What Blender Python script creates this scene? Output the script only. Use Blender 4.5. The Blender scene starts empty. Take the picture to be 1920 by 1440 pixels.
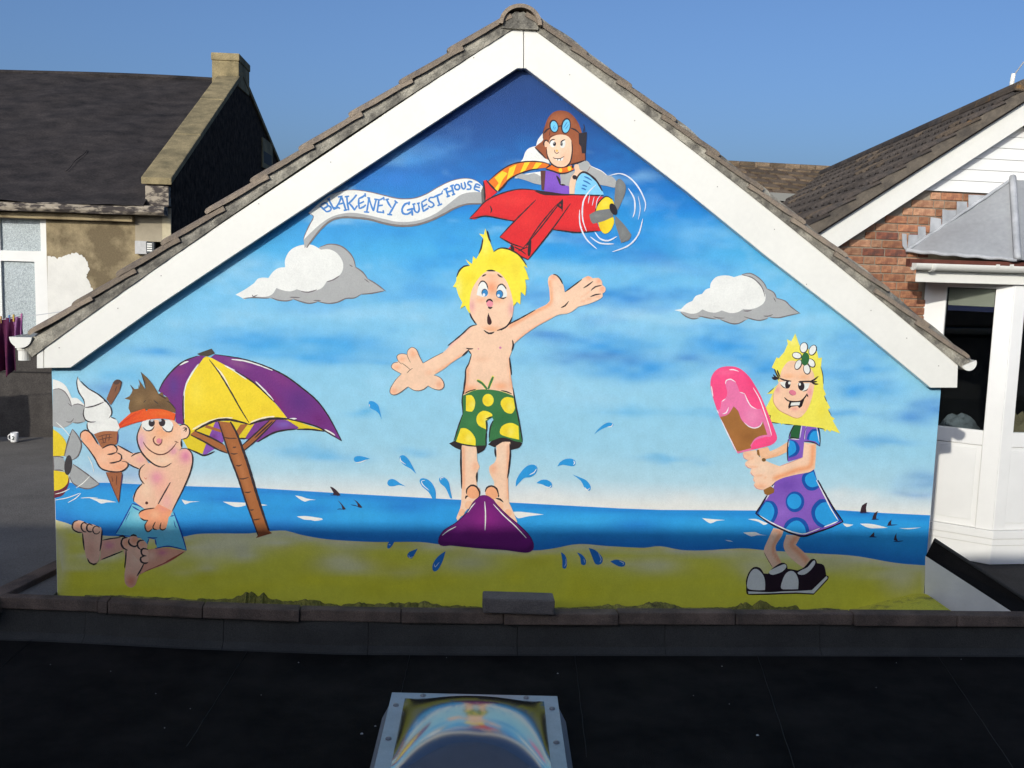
import bpy, bmesh, math, random
import numpy as np
from mathutils import Vector, Matrix
from mathutils.geometry import delaunay_2d_cdt

random.seed(7)
rng = np.random.RandomState(11)
scene = bpy.context.scene
COL = scene.collection

# ------------------------------------------------------------------ camera
FPX = 1900.0
YAW, PITCH, ROLL = [math.radians(a) for a in (4.91, -7.047, 1.78)]
CAM = np.array([2.093, -5.847, 1.983])
fwd = np.array([math.sin(YAW)*math.cos(PITCH), math.cos(YAW)*math.cos(PITCH), math.sin(PITCH)])
_r = np.array([math.cos(YAW), -math.sin(YAW), 0.0]); _u = np.cross(_r, fwd)
RIGHT = math.cos(ROLL)*_r + math.sin(ROLL)*_u
UP = -math.sin(ROLL)*_r + math.cos(ROLL)*_u
cam = bpy.data.cameras.new('camera')
cam_o = bpy.data.objects.new('camera', cam); COL.objects.link(cam_o)
m = Matrix.Identity(4)
for i in range(3):
    m[i][0] = RIGHT[i]; m[i][1] = UP[i]; m[i][2] = -fwd[i]; m[i][3] = CAM[i]
cam_o.matrix_world = m
cam.sensor_fit = 'HORIZONTAL'; cam.sensor_width = 36.0
cam.lens = 36.0*FPX/1920.0
cam.clip_start = 0.05; cam.clip_end = 3000
scene.camera = cam_o

# ------------------------------------------------------------------ light
SUN = np.array([0.547, 1.0, -0.38]); SUN = SUN/np.linalg.norm(SUN)   # direction the light travels
elev = math.asin(-SUN[2])
world = bpy.data.worlds.new('World'); scene.world = world; world.use_nodes = True
wn = world.node_tree.nodes; wl = world.node_tree.links
sky = wn.new('ShaderNodeTexSky'); sky.sky_type = 'NISHITA'; sky.sun_disc = False
sky.sun_elevation = elev
sky.sun_rotation = math.atan2(-SUN[0], -SUN[1])
sky.altitude = 0; sky.air_density = 0.7; sky.dust_density = 4.0; sky.ozone_density = 5.0
bg = wn['Background']; bg.inputs[1].default_value = 0.15
wl.new(sky.outputs[0], bg.inputs[0])
sl = bpy.data.lights.new('sun', 'SUN'); sl.energy = 2.8; sl.angle = math.radians(0.53); sl.color = (1.0, 0.955, 0.87)
so = bpy.data.objects.new('sun', sl); COL.objects.link(so)
so.rotation_euler = Vector(SUN).to_track_quat('-Z', 'Y').to_euler(); so.location = (-6, -12, 9)
vs = scene.view_settings
vs.view_transform = 'Standard'; vs.look = 'None'; vs.gamma = 1; vs.exposure = 0.08; vs.use_curve_mapping = False
scene.render.engine = 'CYCLES'

# ------------------------------------------------------------------ pixel -> place
def ray(x, y): return RIGHT*(x-960)/FPX - UP*(y-720)/FPX + fwd
def onY(x, y, Y=0.0): d = ray(x, y); return CAM + d*(Y-CAM[1])/d[1]
def onZ(x, y, Z): d = ray(x, y); return CAM + d*(Z-CAM[2])/d[2]
def onX(x, y, X): d = ray(x, y); return CAM + d*(X-CAM[0])/d[0]
def onPlane(x, y, P, n): d = ray(x, y); P = np.array(P); n = np.array(n); return CAM + d*(((P-CAM)@n)/(d@n))
def wall_uv(xy):
    """many pixels -> (x, z) on the gable wall plane y = 0"""
    xy = np.asarray(xy, float)
    d = RIGHT[None]*((xy[:, :1]-960)/FPX) - UP[None]*((xy[:, 1:]-720)/FPX) + fwd[None]
    P = CAM[None] + d*((0-CAM[1])/d[:, 1:2])
    return P[:, [0, 2]]
def uv_px(xz):
    P = np.stack([xz[:, 0], np.zeros(len(xz)), xz[:, 1]], 1) - CAM[None]
    Z = P@fwd
    return np.stack([960+FPX*(P@RIGHT)/Z, 720-FPX*(P@UP)/Z], 1)

# ------------------------------------------------------------------ helpers
def lin(c): 
    c = np.asarray(c, float)/255.0
    return np.where(c <= 0.04045, c/12.92, ((c+0.055)/1.055)**2.4)
def tag(o, label=None, cat=None, group=None, kind=None):
    if label: o['label'] = label
    if cat: o['category'] = cat
    if group: o['group'] = group
    if kind: o['kind'] = kind
    return o
def empty(name, loc, label=None, cat=None, group=None):
    o = bpy.data.objects.new(name, None); COL.objects.link(o); o.location = loc; o.empty_display_size = 0.1
    tag(o, label, cat, group); return o
def wpos(o):
    v = Vector((0, 0, 0))
    while o is not None: v = v + o.location; o = o.parent
    return v
def obj(name, me, mat=None, parent=None):
    """mesh in world coordinates; kept there under its parent"""
    o = bpy.data.objects.new(name, me); COL.objects.link(o)
    if mat is not None and len(me.materials) == 0: me.materials.append(mat)
    if parent is not None:
        o.parent = parent; o.location = -wpos(parent)
    return o
def mesh(name, verts, faces, smooth=False):
    me = bpy.data.meshes.new(name)
    me.from_pydata([tuple(map(float, v)) for v in verts], [], [list(f) for f in faces]); me.update()
    if smooth: me.shade_smooth()
    return me
def fixn(me):
    bm = bmesh.new(); bm.from_mesh(me); bmesh.ops.recalc_face_normals(bm, faces=bm.faces); bm.to_mesh(me); bm.free(); return me
class MB:
    """collects shapes, becomes ONE mesh"""
    def __init__(s): s.v = []; s.f = []
    def add(s, v, f):
        n = len(s.v); s.v += [tuple(map(float, p)) for p in v]; s.f += [[i+n for i in q] for q in f]; return s
    def box(s, a, b):
        (x0, y0, z0), (x1, y1, z1) = a, b
        return s.add([(x0,y0,z0),(x1,y0,z0),(x1,y1,z0),(x0,y1,z0),(x0,y0,z1),(x1,y0,z1),(x1,y1,z1),(x0,y1,z1)],
                     [(0,3,2,1),(4,5,6,7),(0,1,5,4),(1,2,6,5),(2,3,7,6),(3,0,4,7)])
    def obox(s, o, ux, uy, uz):
        o, ux, uy, uz = [np.array(q, float) for q in (o, ux, uy, uz)]
        p = [o, o+ux, o+ux+uy, o+uy, o+uz, o+ux+uz, o+ux+uy+uz, o+uy+uz]
        return s.add(p, [(0,3,2,1),(4,5,6,7),(0,1,5,4),(1,2,6,5),(2,3,7,6),(3,0,4,7)])
    def prism(s, pts, d):
        """closed 3-D outline extruded along vector d"""
        n = len(pts); P = [np.array(p, float) for p in pts]; d = np.array(d, float)
        return s.add(P+[p+d for p in P], [list(range(n))[::-1], list(range(n, 2*n))]+[[i, (i+1) % n, n+(i+1) % n, n+i] for i in range(n)])
    def tube(s, pts, r, seg=10, cap=True):
        pts = [np.array(p, float) for p in pts]; rings = []
        up = np.array([0, 0, 1.0])
        for i, p in enumerate(pts):
            t = pts[min(i+1, len(pts)-1)]-pts[max(i-1, 0)]; t /= np.linalg.norm(t)
            a = np.cross(t, up); 
            if np.linalg.norm(a) < 1e-3: a = np.cross(t, [1, 0, 0])
            a /= np.linalg.norm(a); b = np.cross(t, a)
            rr = r[i] if hasattr(r, '__len__') else r
            rings.append([p+rr*(math.cos(2*math.pi*k/seg)*a+math.sin(2*math.pi*k/seg)*b) for k in range(seg)])
        f = []
        for i in range(len(pts)-1):
            for k in range(seg):
                f.append((i*seg+k, i*seg+(k+1) % seg, (i+1)*seg+(k+1) % seg, (i+1)*seg+k))
        if cap: f += [list(range(seg)), list(range((len(pts)-1)*seg, len(pts)*seg))]
        return s.add([q for R in rings for q in R], f)
    def build(s, name, mat, parent=None, bevel=0, seg=2, smooth=False):
        me = bpy.data.meshes.new(name); me.from_pydata(s.v, [], s.f); me.update()
        bm = bmesh.new(); bm.from_mesh(me)
        bmesh.ops.recalc_face_normals(bm, faces=bm.faces)
        if bevel:
            bmesh.ops.bevel(bm, geom=[e for e in bm.edges if e.calc_face_angle(0) > 0.5], offset=bevel, segments=seg, affect='EDGES', profile=0.6)
        bm.to_mesh(me); bm.free()
        if smooth: me.shade_smooth()
        return obj(name, me, mat, parent)

# ------------------------------------------------------------------ materials
def material(name, color, rough=0.6, spec=0.3, metal=0.0, var=0.0, scale=8.0, detail=6.0, color2=None, bump=0.0, bscale=60.0,
             stretch=(1, 1, 1), rand=0.0, contrast=(0.35, 0.65), fine=0.0, fscale=300.0, coords='Object'):
    """procedural surface: base colour mixed with a second by noise, random value per object, bump"""
    M = bpy.data.materials.new(name); M.use_nodes = True
    n = M.node_tree.nodes; l = M.node_tree.links; b = n['Principled BSDF']
    b.inputs['Roughness'].default_value = rough; b.inputs['Metallic'].default_value = metal
    b.inputs['Specular IOR Level'].default_value = spec
    tc = n.new('ShaderNodeTexCoord'); mp = n.new('ShaderNodeMapping'); mp.inputs['Scale'].default_value = stretch
    l.new(tc.outputs[coords], mp.inputs[0])
    nz = n.new('ShaderNodeTexNoise'); nz.inputs['Scale'].default_value = scale; nz.inputs['Detail'].default_value = detail
    nz.inputs['Roughness'].default_value = 0.62
    l.new(mp.outputs[0], nz.inputs[0])
    mr = n.new('ShaderNodeMapRange'); mr.inputs[1].default_value = contrast[0]; mr.inputs[2].default_value = contrast[1]
    l.new(nz.outputs[0], mr.inputs[0])
    mx = n.new('ShaderNodeMix'); mx.data_type = 'RGBA'
    c = np.array(color, float); c2 = np.array(color2, float) if color2 is not None else c*(1-var)
    mx.inputs[6].default_value = (*c, 1); mx.inputs[7].default_value = (*c2, 1)
    l.new(mr.outputs[0], mx.inputs[0]); out = mx.outputs[2]
    if fine:
        nf = n.new('ShaderNodeTexNoise'); nf.inputs['Scale'].default_value = fscale; nf.inputs['Detail'].default_value = 3
        l.new(mp.outputs[0], nf.inputs[0])
        mf = n.new('ShaderNodeMapRange'); mf.inputs[1].default_value = 0.3; mf.inputs[2].default_value = 0.7
        mf.inputs[3].default_value = 1-fine; mf.inputs[4].default_value = 1+fine
        l.new(nf.outputs[0], mf.inputs[0])
        vm = n.new('ShaderNodeVectorMath'); vm.operation = 'SCALE'; l.new(out, vm.inputs[0]); l.new(mf.outputs[0], vm.inputs[3]); out = vm.outputs[0]
    if rand:
        oi = n.new('ShaderNodeObjectInfo'); mo = n.new('ShaderNodeMapRange'); mo.inputs[3].default_value = 1-rand; mo.inputs[4].default_value = 1+rand
        l.new(oi.outputs['Random'], mo.inputs[0])
        vm = n.new('ShaderNodeVectorMath'); vm.operation = 'SCALE'; l.new(out, vm.inputs[0]); l.new(mo.outputs[0], vm.inputs[3]); out = vm.outputs[0]
    l.new(out, b.inputs['Base Color'])
    if bump:
        nb = n.new('ShaderNodeTexNoise'); nb.inputs['Scale'].default_value = bscale; nb.inputs['Detail'].default_value = 5
        l.new(mp.outputs[0], nb.inputs[0])
        bp = n.new('ShaderNodeBump'); bp.inputs['Strength'].default_value = bump; bp.inputs['Distance'].default_value = 0.01
        l.new(nb.outputs[0], bp.inputs['Height']); l.new(bp.outputs[0], b.inputs['Normal'])
    return M
# ------------------------------------------------------------------ the painted gable house
house = empty('mural_house', (2.6, 0, 0), 'low gabled house with a cartoon seaside mural on its end wall', 'house')
KA = 0.86                     # paint albedo from the colour it shows in full sun
def paint_material():
    M = bpy.data.materials.new('mural_paint'); M.use_nodes = True
    n = M.node_tree.nodes; l = M.node_tree.links; b = n['Principled BSDF']
    b.inputs['Roughness'].default_value = 0.5; b.inputs['Specular IOR Level'].default_value = 0.25
    at = n.new('ShaderNodeAttribute'); at.attribute_name = 'Col'
    tc = n.new('ShaderNodeTexCoord')
    nz = n.new('ShaderNodeTexNoise'); nz.inputs['Scale'].default_value = 95; nz.inputs['Detail'].default_value = 4
    l.new(tc.outputs['Object'], nz.inputs[0])
    mr = n.new('ShaderNodeMapRange'); mr.inputs[1].default_value = 0.3; mr.inputs[2].default_value = 0.7
    mr.inputs[3].default_value = 0.96; mr.inputs[4].default_value = 1.04
    l.new(nz.outputs[0], mr.inputs[0])
    n3 = n.new('ShaderNodeTexNoise'); n3.inputs['Scale'].default_value = 9; n3.inputs['Detail'].default_value = 8; n3.inputs['Roughness'].default_value = .7
    l.new(tc.outputs['Object'], n3.inputs[0])
    m3 = n.new('ShaderNodeMapRange'); m3.inputs[1].default_value = .3; m3.inputs[2].default_value = .7; m3.inputs[3].default_value = .92; m3.inputs[4].default_value = 1.06
    l.new(n3.outputs[0], m3.inputs[0])
    mm = n.new('ShaderNodeMath'); mm.operation = 'MULTIPLY'; l.new(mr.outputs[0], mm.inputs[0]); l.new(m3.outputs[0], mm.inputs[1]); mr = mm
    vm = n.new('ShaderNodeVectorMath'); vm.operation = 'SCALE'
    l.new(at.outputs['Color'], vm.inputs[0]); l.new(mr.outputs[0], vm.inputs[3]); l.new(vm.outputs[0], b.inputs['Base Color'])
    nb = n.new('ShaderNodeTexNoise'); nb.inputs['Scale'].default_value = 160; nb.inputs['Detail'].default_value = 5
    l.new(tc.outputs['Object'], nb.inputs[0])
    bp = n.new('ShaderNodeBump'); bp.inputs['Strength'].default_value = 0.38; bp.inputs['Distance'].default_value = 0.006
    l.new(nb.outputs[0], bp.inputs['Height']); l.new(bp.outputs[0], b.inputs['Normal'])
    return M
PAINT = paint_material()

def gauss_ellipse(P, cx, cy, rx, ry, rot=0):
    a = math.radians(rot); dx = P[:, 0]-cx; dy = P[:, 1]-cy
    x = dx*math.cos(a)+dy*math.sin(a); y = -dx*math.sin(a)+dy*math.cos(a)
    return np.exp(-1.3*((x/rx)**2+(y/ry)**2))
def dist_poly(P, pts):
    d = np.full(len(P), 1e9)
    for a, b in zip(pts[:-1], pts[1:]):
        a = np.array(a); b = np.array(b); ab = b-a; t = np.clip(((P-a)@ab)/max(ab@ab, 1e-9), 0, 1)
        d = np.minimum(d, np.hypot(*(P-(a+t[:, None]*ab)).T))
    return d
def inside(P, poly):
    x, y = P[:, 0], P[:, 1]; r = np.zeros(len(P), bool); n = len(poly); j = n-1
    for i in range(n):
        xi, yi = poly[i]; xj, yj = poly[j]
        c = ((yi > y) != (yj > y)) & (x < (xj-xi)*(y-yi)/((yj-yi) if yj != yi else 1e-9)+xi)
        r ^= c; j = i
    return r
def parse(s):
    P = []; K = []
    for w in s.split():
        k = w.endswith('!'); w = w.rstrip('!'); a, b = w.split(','); P.append((float(a), float(b))); K.append(k)
    return np.array(P), K
def spline(P, K, closed, step=5.0):
    n = len(P); out = []
    segs = n if closed else n-1
    for i in range(segs):
        p1 = P[i]; p2 = P[(i+1) % n]
        p0 = P[i-1] if (closed or i > 0) else p1
        p3 = P[(i+2) % n] if (closed or i+2 < n) else p2
        if K[i]: p0 = p1-(p2-p1)*0.3
        if K[(i+1) % n]: p3 = p2+(p2-p1)*0.3
        if K[i] and K[(i+1) % n]:
            out.append(p1); continue
        L = np.hypot(*(p2-p1)); m_ = max(2, int(L/step))
        lim = lambda t: t*min(1.0, 1.2*L/max(np.hypot(*t), 1e-9))
        t1 = lim((p2-p0)/2); t2 = lim((p3-p1)/2)
        for k in range(m_):
            t = k/m_
            out.append((2*t**3-3*t**2+1)*p1+(t**3-2*t**2+t)*t1+(-2*t**3+3*t**2)*p2+(t**3-t**2)*t2)
    if not closed: out.append(P[-1])
    return np.array(out)

LAYER = [0]
class Paint:
    """one painted figure = one mesh of flat coats of paint lying on the wall"""
    def __init__(s, name): s.name = name; s.v = []; s.f = []; s.c = []; s.view(0, 0, 1)
    def view(s, ox, oy, k): s.o = np.array([ox, oy], float); s.k = float(k); return s
    def px(s, P): return s.o+np.asarray(P, float)/s.k
    def _put(s, P, faces, C):
        LAYER[0] += 1; off = 0.0010+LAYER[0]*0.000012
        W = wall_uv(P); n = len(s.v)
        s.v += [(x, -off, z) for x, z in W]; s.f += [[i+n for i in q] for q in faces]
        C = np.asarray(C, float)
        if C.ndim == 1: C = np.repeat(C[None], len(P), 0)
        s.c += [tuple(c) for c in C]
    def poly(s, Q, col, sh=(), grid=None, jit=0.0):
        """Q outline in photo pixels"""
        Q = np.asarray(Q); verts = [Vector(q) for q in Q]; nQ = len(Q)
        if sh or grid:
            g = grid or 4.0
            xs = np.arange(Q[:, 0].min()+g/2, Q[:, 0].max(), g); ys = np.arange(Q[:, 1].min()+g/2, Q[:, 1].max(), g)
            if len(xs) and len(ys):
                G = np.stack(np.meshgrid(xs, ys), -1).reshape(-1, 2)
                G = G[inside(G, Q)]
                if len(G): G = G[dist_poly(G, np.vstack([Q, Q[:1]])) > g*0.35]
                verts += [Vector(q) for q in G]
        r = delaunay_2d_cdt(verts, [], [list(range(nQ))], 1, 1e-5)
        P = np.array([tuple(v) for v in r[0]]); C = np.repeat(lin(col)[None], len(P), 0)
        for t in sh:
            if t[0] == 'b':
                _, c, a, q = t; w = a*gauss_ellipse(P, *q)
            else:
                _, c, a, wd, q = t; w = a*np.exp(-1.5*(dist_poly(P, q)/wd)**2)
            C = C*(1-w[:, None])+lin(c)[None]*w[:, None]
        s._put(P, [list(f) for f in r[2]], C*KA)
    # drawing in zoom coordinates -------------------------------------
    def F(s, col, pts, sh=(), grid=None):
        P, K = parse(pts); Q = spline(s.px(P), K, True, 4.0)
        s.poly(Q, col, sh, grid); return s
    def b(s, col, a, cx, cy, rx, ry, rot=0):
        c = s.px((cx, cy)); return ('b', col, a, (c[0], c[1], rx/s.k, ry/s.k, rot))
    def s_(s, col, a, w, pts):
        P, K = parse(pts); return ('s', col, a, w/s.k, spline(s.px(P), K, False, 5))
    def E(s, col, cx, cy, rx, ry, rot=0, sh=()):
        a = math.radians(rot); t = np.linspace(0, 2*math.pi, 28, endpoint=False)
        x = rx*np.cos(t); y = ry*np.sin(t)
        s.poly(s.px(np.stack([cx+x*math.cos(a)-y*math.sin(a), cy+x*math.sin(a)+y*math.cos(a)], 1)), col, sh); return s
    def ring(s, col, w, cx, cy, rx, ry, rot=0, t0=0, t1=360):
        a = math.radians(rot); t = np.radians(np.linspace(t0, t1, 30))
        x = rx*np.cos(t); y = ry*np.sin(t)
        Q = s.px(np.stack([cx+x*math.cos(a)-y*math.sin(a), cy+x*math.sin(a)+y*math.cos(a)], 1))
        s._ribbon(Q, w/s.k, col, 1.0 if t1-t0 >= 360 else 0.5); return s
    def S(s, col, w, pts, blunt=0.3):
        """brush stroke"""
        if col == (50, 40, 44): w = w*1.3
        for part in pts.split('|'):
            P, K = parse(part); s._ribbon(spline(s.px(P), K, False, 4.0), w/s.k, col, blunt)
        return s
    def _ribbon(s, Q, w, col, blunt):
        n = len(Q); T = np.gradient(Q, axis=0); T /= np.maximum(np.hypot(T[:, 0], T[:, 1]), 1e-9)[:, None]
        N = np.stack([-T[:, 1], T[:, 0]], 1); t = np.linspace(0, 1, n)
        h = 0.5*w*(blunt+(1-blunt)*np.sin(math.pi*np.clip(t, 0, 1))**0.55)
        h *= 1+0.10*np.sin(np.arange(n)*1.7+n)
        P = np.concatenate([Q+N*h[:, None], Q-N*h[:, None]])
        s._put(P, [[i, i+1, n+i+1, n+i] for i in range(n-1)], lin(col)*KA)
    def done(s, parent, label=None):
        me = bpy.data.meshes.new(s.name); me.from_pydata(s.v, [], s.f); me.update()
        at = me.color_attributes.new('Col', 'FLOAT_COLOR', 'POINT')
        at.data.foreach_set('color', np.hstack([np.clip(np.array(s.c), 0, 1), np.ones((len(s.c), 1))]).ravel())
        o = obj(s.name, me, PAINT, parent)
        if label: o['label'] = label
        return o

# ---- gable wall: sky airbrushed over the render
APX, APZ = 2.597, 3.03
WALL_L, WALL_R, WALL_B = 0.0, 5.2, -0.13
OVER = 0.065
zl = 1.40; zt = 3.16
outline = np.array([(WALL_L, WALL_B), (WALL_R, WALL_B), (WALL_R, zl), (APX, zt), (WALL_L, zl)])
g = 0.0165
xs = np.arange(WALL_L+g/2, WALL_R, g); zs = np.arange(WALL_B+g/2, zt, g)
G = np.stack(np.meshgrid(xs, zs), -1).reshape(-1, 2); G = G[inside(G, outline)]
G = G[dist_poly(G, np.vstack([outline, outline[:1]])) > g*0.4]
edge = []
for a, b_ in zip(outline, np.roll(outline, -1, 0)):
    k = max(1, int(np.hypot(*(b_-a))/0.05)); edge += [a+(b_-a)*i/k for i in range(k)]
res = delaunay_2d_cdt([Vector(q) for q in edge]+[Vector(q) for q in G], [], [list(range(len(edge)))], 1, 1e-6)
WV = np.array([tuple(v) for v in res[0]]); PXW = uv_px(WV)
stops = [(120, (20, 60, 118)), (200, (23, 70, 136)), (270, (27, 86, 156)), (330, (30, 112, 188)), (400, (40, 146, 214)), (470, (74, 176, 228)),
         (550, (120, 195, 233)), (640, (137, 203, 233)), (740, (150, 210, 234)), (830, (160, 213, 233)), (885, (182, 220, 232)), (912, (214, 228, 230)), (932, (236, 236, 228)), (1200, (236, 236, 228))]
tilt = PXW[:, 1]-0.030*(PXW[:, 0]-660)*np.clip((PXW[:, 1]-700)/200, 0, 1)
tilt = np.where(PXW[:, 0] < 1000, tilt+0*tilt, tilt)
WC = np.stack([np.interp(tilt, [s_[0] for s_ in stops], [lin(s_[1])[i] for s_ in stops]) for i in range(3)], 1)
def vnoise(P, sx, sy, seed):
    r = np.random.RandomState(seed); T = r.rand(64, 64)
    u = P[:, 0]/sx; v = P[:, 1]/sy; i = np.floor(u).astype(int); j = np.floor(v).astype(int); fu = u-i; fv = v-j
    fu = fu*fu*(3-2*fu); fv = fv*fv*(3-2*fv); t = lambda a, c: T[a % 64, c % 64]
    return (t(i, j)*(1-fu)+t(i+1, j)*fu)*(1-fv)+(t(i, j+1)*(1-fu)+t(i+1, j+1)*fu)*fv
WP = PXW+np.stack([26*vnoise(PXW, 70, 40, 21), 9*vnoise(PXW, 90, 60, 22)], 1)
st = 0.44*vnoise(WP, 150, 34, 3)+0.28*vnoise(WP, 62, 19, 4)+0.18*vnoise(WP, 27, 12, 5)+0.10*vnoise(WP, 14, 9, 6)
band = np.clip((PXW[:, 1]-230)/120, 0, 1)*np.clip((880-PXW[:, 1])/160, 0, 1)
rightw = np.clip((PXW[:, 0]-300)/700, 0.25, 1)
wd = np.clip((0.47-st)*4.5, 0, 1)*band*rightw*0.5*np.clip((760-PXW[:, 1])/160, 0.15, 1); wl_ = np.clip((st-0.55)*4.5, 0, 1)*band*0.55
WC = WC*(1-wd[:, None])+lin((22, 138, 218))[None]*wd[:, None]
WC = WC*(1-wl_[:, None])+lin((160, 214, 238))[None]*wl_[:, None]
D1, D2, D3, L1, L2 = (14, 104, 196), (16, 148, 224), (66, 174, 230), (136, 200, 232), (168, 216, 236)
patches = [(D1,.8,1160,455,125,28),(D1,.75,1235,487,70,14),(D2,.7,1060,470,80,20),(D1,.6,1185,553,95,13),(D1,.7,1000,553,44,16),(D2,.7,1100,548,90,14),
 (D1,.7,1020,633,55,9),(D2,.85,1140,650,100,24),((26,88,180),.75,1125,672,85,10),(D2,.8,1210,690,95,14),(D2,.7,1150,700,70,10),(D2,.75,1360,617,75,9),(D2,.8,1378,655,66,24),
 (D1,.55,1292,670,40,9),(D2,.8,1430,692,55,22),(D3,.8,1185,773,70,9),(D3,.6,1265,863,50,6),(D3,.5,1330,778,40,9),(D1,.6,1290,380,80,40),(D2,.7,1270,430,90,26),
 (L1,.8,1060,508,90,11),(L1,.7,1265,507,120,17),(L2,.75,1190,593,190,20),(L2,.7,1060,740,180,30),(L1,.6,1330,440,70,22),
 (D2,.75,505,640,130,19),(D2,.8,668,648,75,17),(D2,.7,655,677,75,7),(D2,.6,560,668,110,6),(D2,.65,815,495,66,24),(D2,.6,785,556,90,12),(D3,.6,560,655,170,26),(L2,.6,450,505,70,22),(L2,.6,694,590,140,12),
 (D2,.7,273,662,60,9),(D3,.6,236,705,40,16),((62,134,204),.75,806,282,56,20),((70,148,214),.8,756,296,46,15),((44,124,206),.8,735,338,70,22),((30,92,178),.6,870,360,70,26),
 (D2,.8,1578,701,38,11),(D2,.8,1622,735,66,17),(D2,.7,1628,694,34,11),((40,122,208),.85,1752,767,48,18),((44,130,212),.75,1712,786,66,9),(D2,.7,1648,828,48,7),(D2,.6,1578,776,34,8),
 ((62,134,206),.8,1730,897,38,14),((84,146,212),.7,1726,926,30,8),((236,236,230),.7,1268,938,28,14),((236,236,230),.6,1010,930,50,14),((240,238,232),.6,1590,930,44,16),
 (D3,.7,682,770,28,6),(D3,.6,770,848,32,6),((58,120,200),.55,195,735,34,16),((90,150,218),.6,240,860,50,60),((150,196,228),.7,190,870,40,30),(D3,.6,620,860,60,12),(D3,.45,560,845,60,14)]
for c, a, x, y, rx, ry in patches:
    w = np.clip(a*gauss_ellipse(WP-[13, 4.5]+np.stack([40*(vnoise(PXW, 40, 22, 31)-.5), 11*(vnoise(PXW, 44, 14, 32)-.5)], 1), x, y, rx*1.15, ry*1.25, 1.5)*(.75+.6*(vnoise(PXW, 34, 11, 33)-.5)), 0, 1)
    WC = WC*(1-w[:, None])+lin(c)[None]*w[:, None]
me = mesh('gable_wall', [(x, 0, z) for x, z in WV], [list(f) for f in res[2]])
at = me.color_attributes.new('Col', 'FLOAT_COLOR', 'POINT')
at.data.foreach_set('color', np.hstack([np.clip(WC*KA, 0, 1), np.ones((len(WC), 1))]).ravel())
gable = obj('gable_wall', me, PAINT, house); gable['label'] = 'rendered gable wall painted with a blue seaside sky'

K = (50, 40, 44); WHT = (240, 240, 232); SK = (250, 208, 174); SO = (244, 158, 112); PK = (232, 140, 160)
# ---- sea and sand
SEA_T = [(100,905),(200,905),(285,909),(370,912),(480,915),(660,926),(862,937),(955,942),(1160,953),(1238,956),(1416,957),(1567,956),(1660,962),(1747,966),(1770,967)]
SAND_T = [(100,974),(120,979),(136,985),(165,997),(192,1004),(217,1005),(300,1010),(350,1005),(370,1001),(415,1000),(467,1000),(500,996),(536,995),(562,1002),(614,1011),(700,1016),(786,1016),(820,1020),(900,1028),(1000,1032),(1039,1028),(1085,1020),(1143,1024),(1207,1027),(1238,1024),(1277,1031),(1316,1032),(1391,1028),(1429,1031),(1516,1037),(1600,1042),(1677,1055),(1735,1060),(1770,1061)]
def clipwall(Q):
    W = wall_uv(Q); W[:, 0] = np.clip(W[:, 0], WALL_L+0.002, WALL_R-0.002); W[:, 1] = np.maximum(W[:, 1], WALL_B+0.003)
    return uv_px(W)
p = Paint('painted_sea')
sea = clipwall(np.array(SEA_T+[(x, y+6) for x, y in SAND_T[::-1]], float))
p.poly(sea, (44, 158, 226), [('s', (30, 112, 200), .75, 26, np.array(SAND_T, float)), ('s', (34, 120, 206), .6, 7, np.array(SEA_T, float)+[0, 4]),
   ('b', (70, 178, 234), .6, (300, 950, 120, 16)), ('b', (26, 110, 198), .6, (430, 935, 60, 10)), ('b', (28, 116, 204), .55, (590, 955, 50, 8)), ('b', (60, 180, 236), .5, (680, 965, 80, 18)),
   ('b', (28, 112, 200), .6, (760, 950, 60, 14)), ('b', (64, 180, 236), .5, (1100, 975, 120, 14)), ('b', (30, 110, 200), .5, (1190, 985, 50, 14)), ('b', (60, 176, 234), .5, (1330, 985, 70, 18)), ('b', (58, 176, 236), .5, (1680, 1000, 60, 20))], grid=7)
WV_ = [ # wave crests (zoom view, points)
 ((100,880,4.8),'320,255! 400,265 480,275 570,295! 480,298 430,308 390,285'),((100,880,4.8),'1155,270! 1210,285 1320,290! 1230,298 1185,315'),((100,880,4.8),'1525,290! 1620,295 1730,300! 1730,325! 1640,338'),((100,880,4.8),'1865,310! 1930,322! 1865,330!'),
 ((520,880,9.6),'320,470! 420,485 540,525 700,550! 580,555 500,580 420,545'),((520,880,9.6),'350,848! 520,840 800,880! 820,905! 680,928 600,910 490,905'),
 ((1160,880,6.4),'1000,585! 1100,595 1280,608! 1170,620 1100,648'),((1160,880,6.4),'1550,597! 1650,595 1720,620 1790,650! 1740,668 1680,630'),((1160,880,6.4),'1495,758! 1640,752 1700,780 1780,792! 1660,790 1590,805'),((1160,880,6.4),'1275,848! 1330,852 1372,868! 1320,862'),
 ((1440,840,4),'560,565! 640,575! 590,592'),((1440,840,4),'690,567! 780,570 900,598! 780,602 730,590'),((1440,840,4),'980,600! 1060,600 1150,595! 1060,608'),((800,820,6.26),'1000,875! 1100,872 1375,905! 1200,925 1080,950 1050,930')]
for v, pts in WV_: p.view(*v).F(WHT, pts)
p.view(520,880,9.6)
FIN = (58, 38, 46)
for a in ('945,310! 1000,325 1080,390 1140,465! 1080,478 1000,450! 1010,420','1085,555! 1150,610 1235,715! 1190,730 1170,710! 1150,640','1375,540! 1440,580 1530,680! 1510,695 1450,680! 1440,620'): p.F(FIN, a)
p.S((34,60,110), 16, '950,458 1010,462 1080,470|1075,720 1130,712 1200,722|1320,638 1400,650 1480,680')
p.view(1440,840,4)
for a in ('690,485! 705,430 745,408! 735,450 740,488!','780,535! 795,490 825,473! 812,510 812,538!','895,580! 905,555 928,535! 922,560 928,582!','760,665! 780,645 797,628! 795,655 800,670!','943,690! 950,660 964,636! 962,670 975,700!'): p.F(FIN, a)
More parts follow.
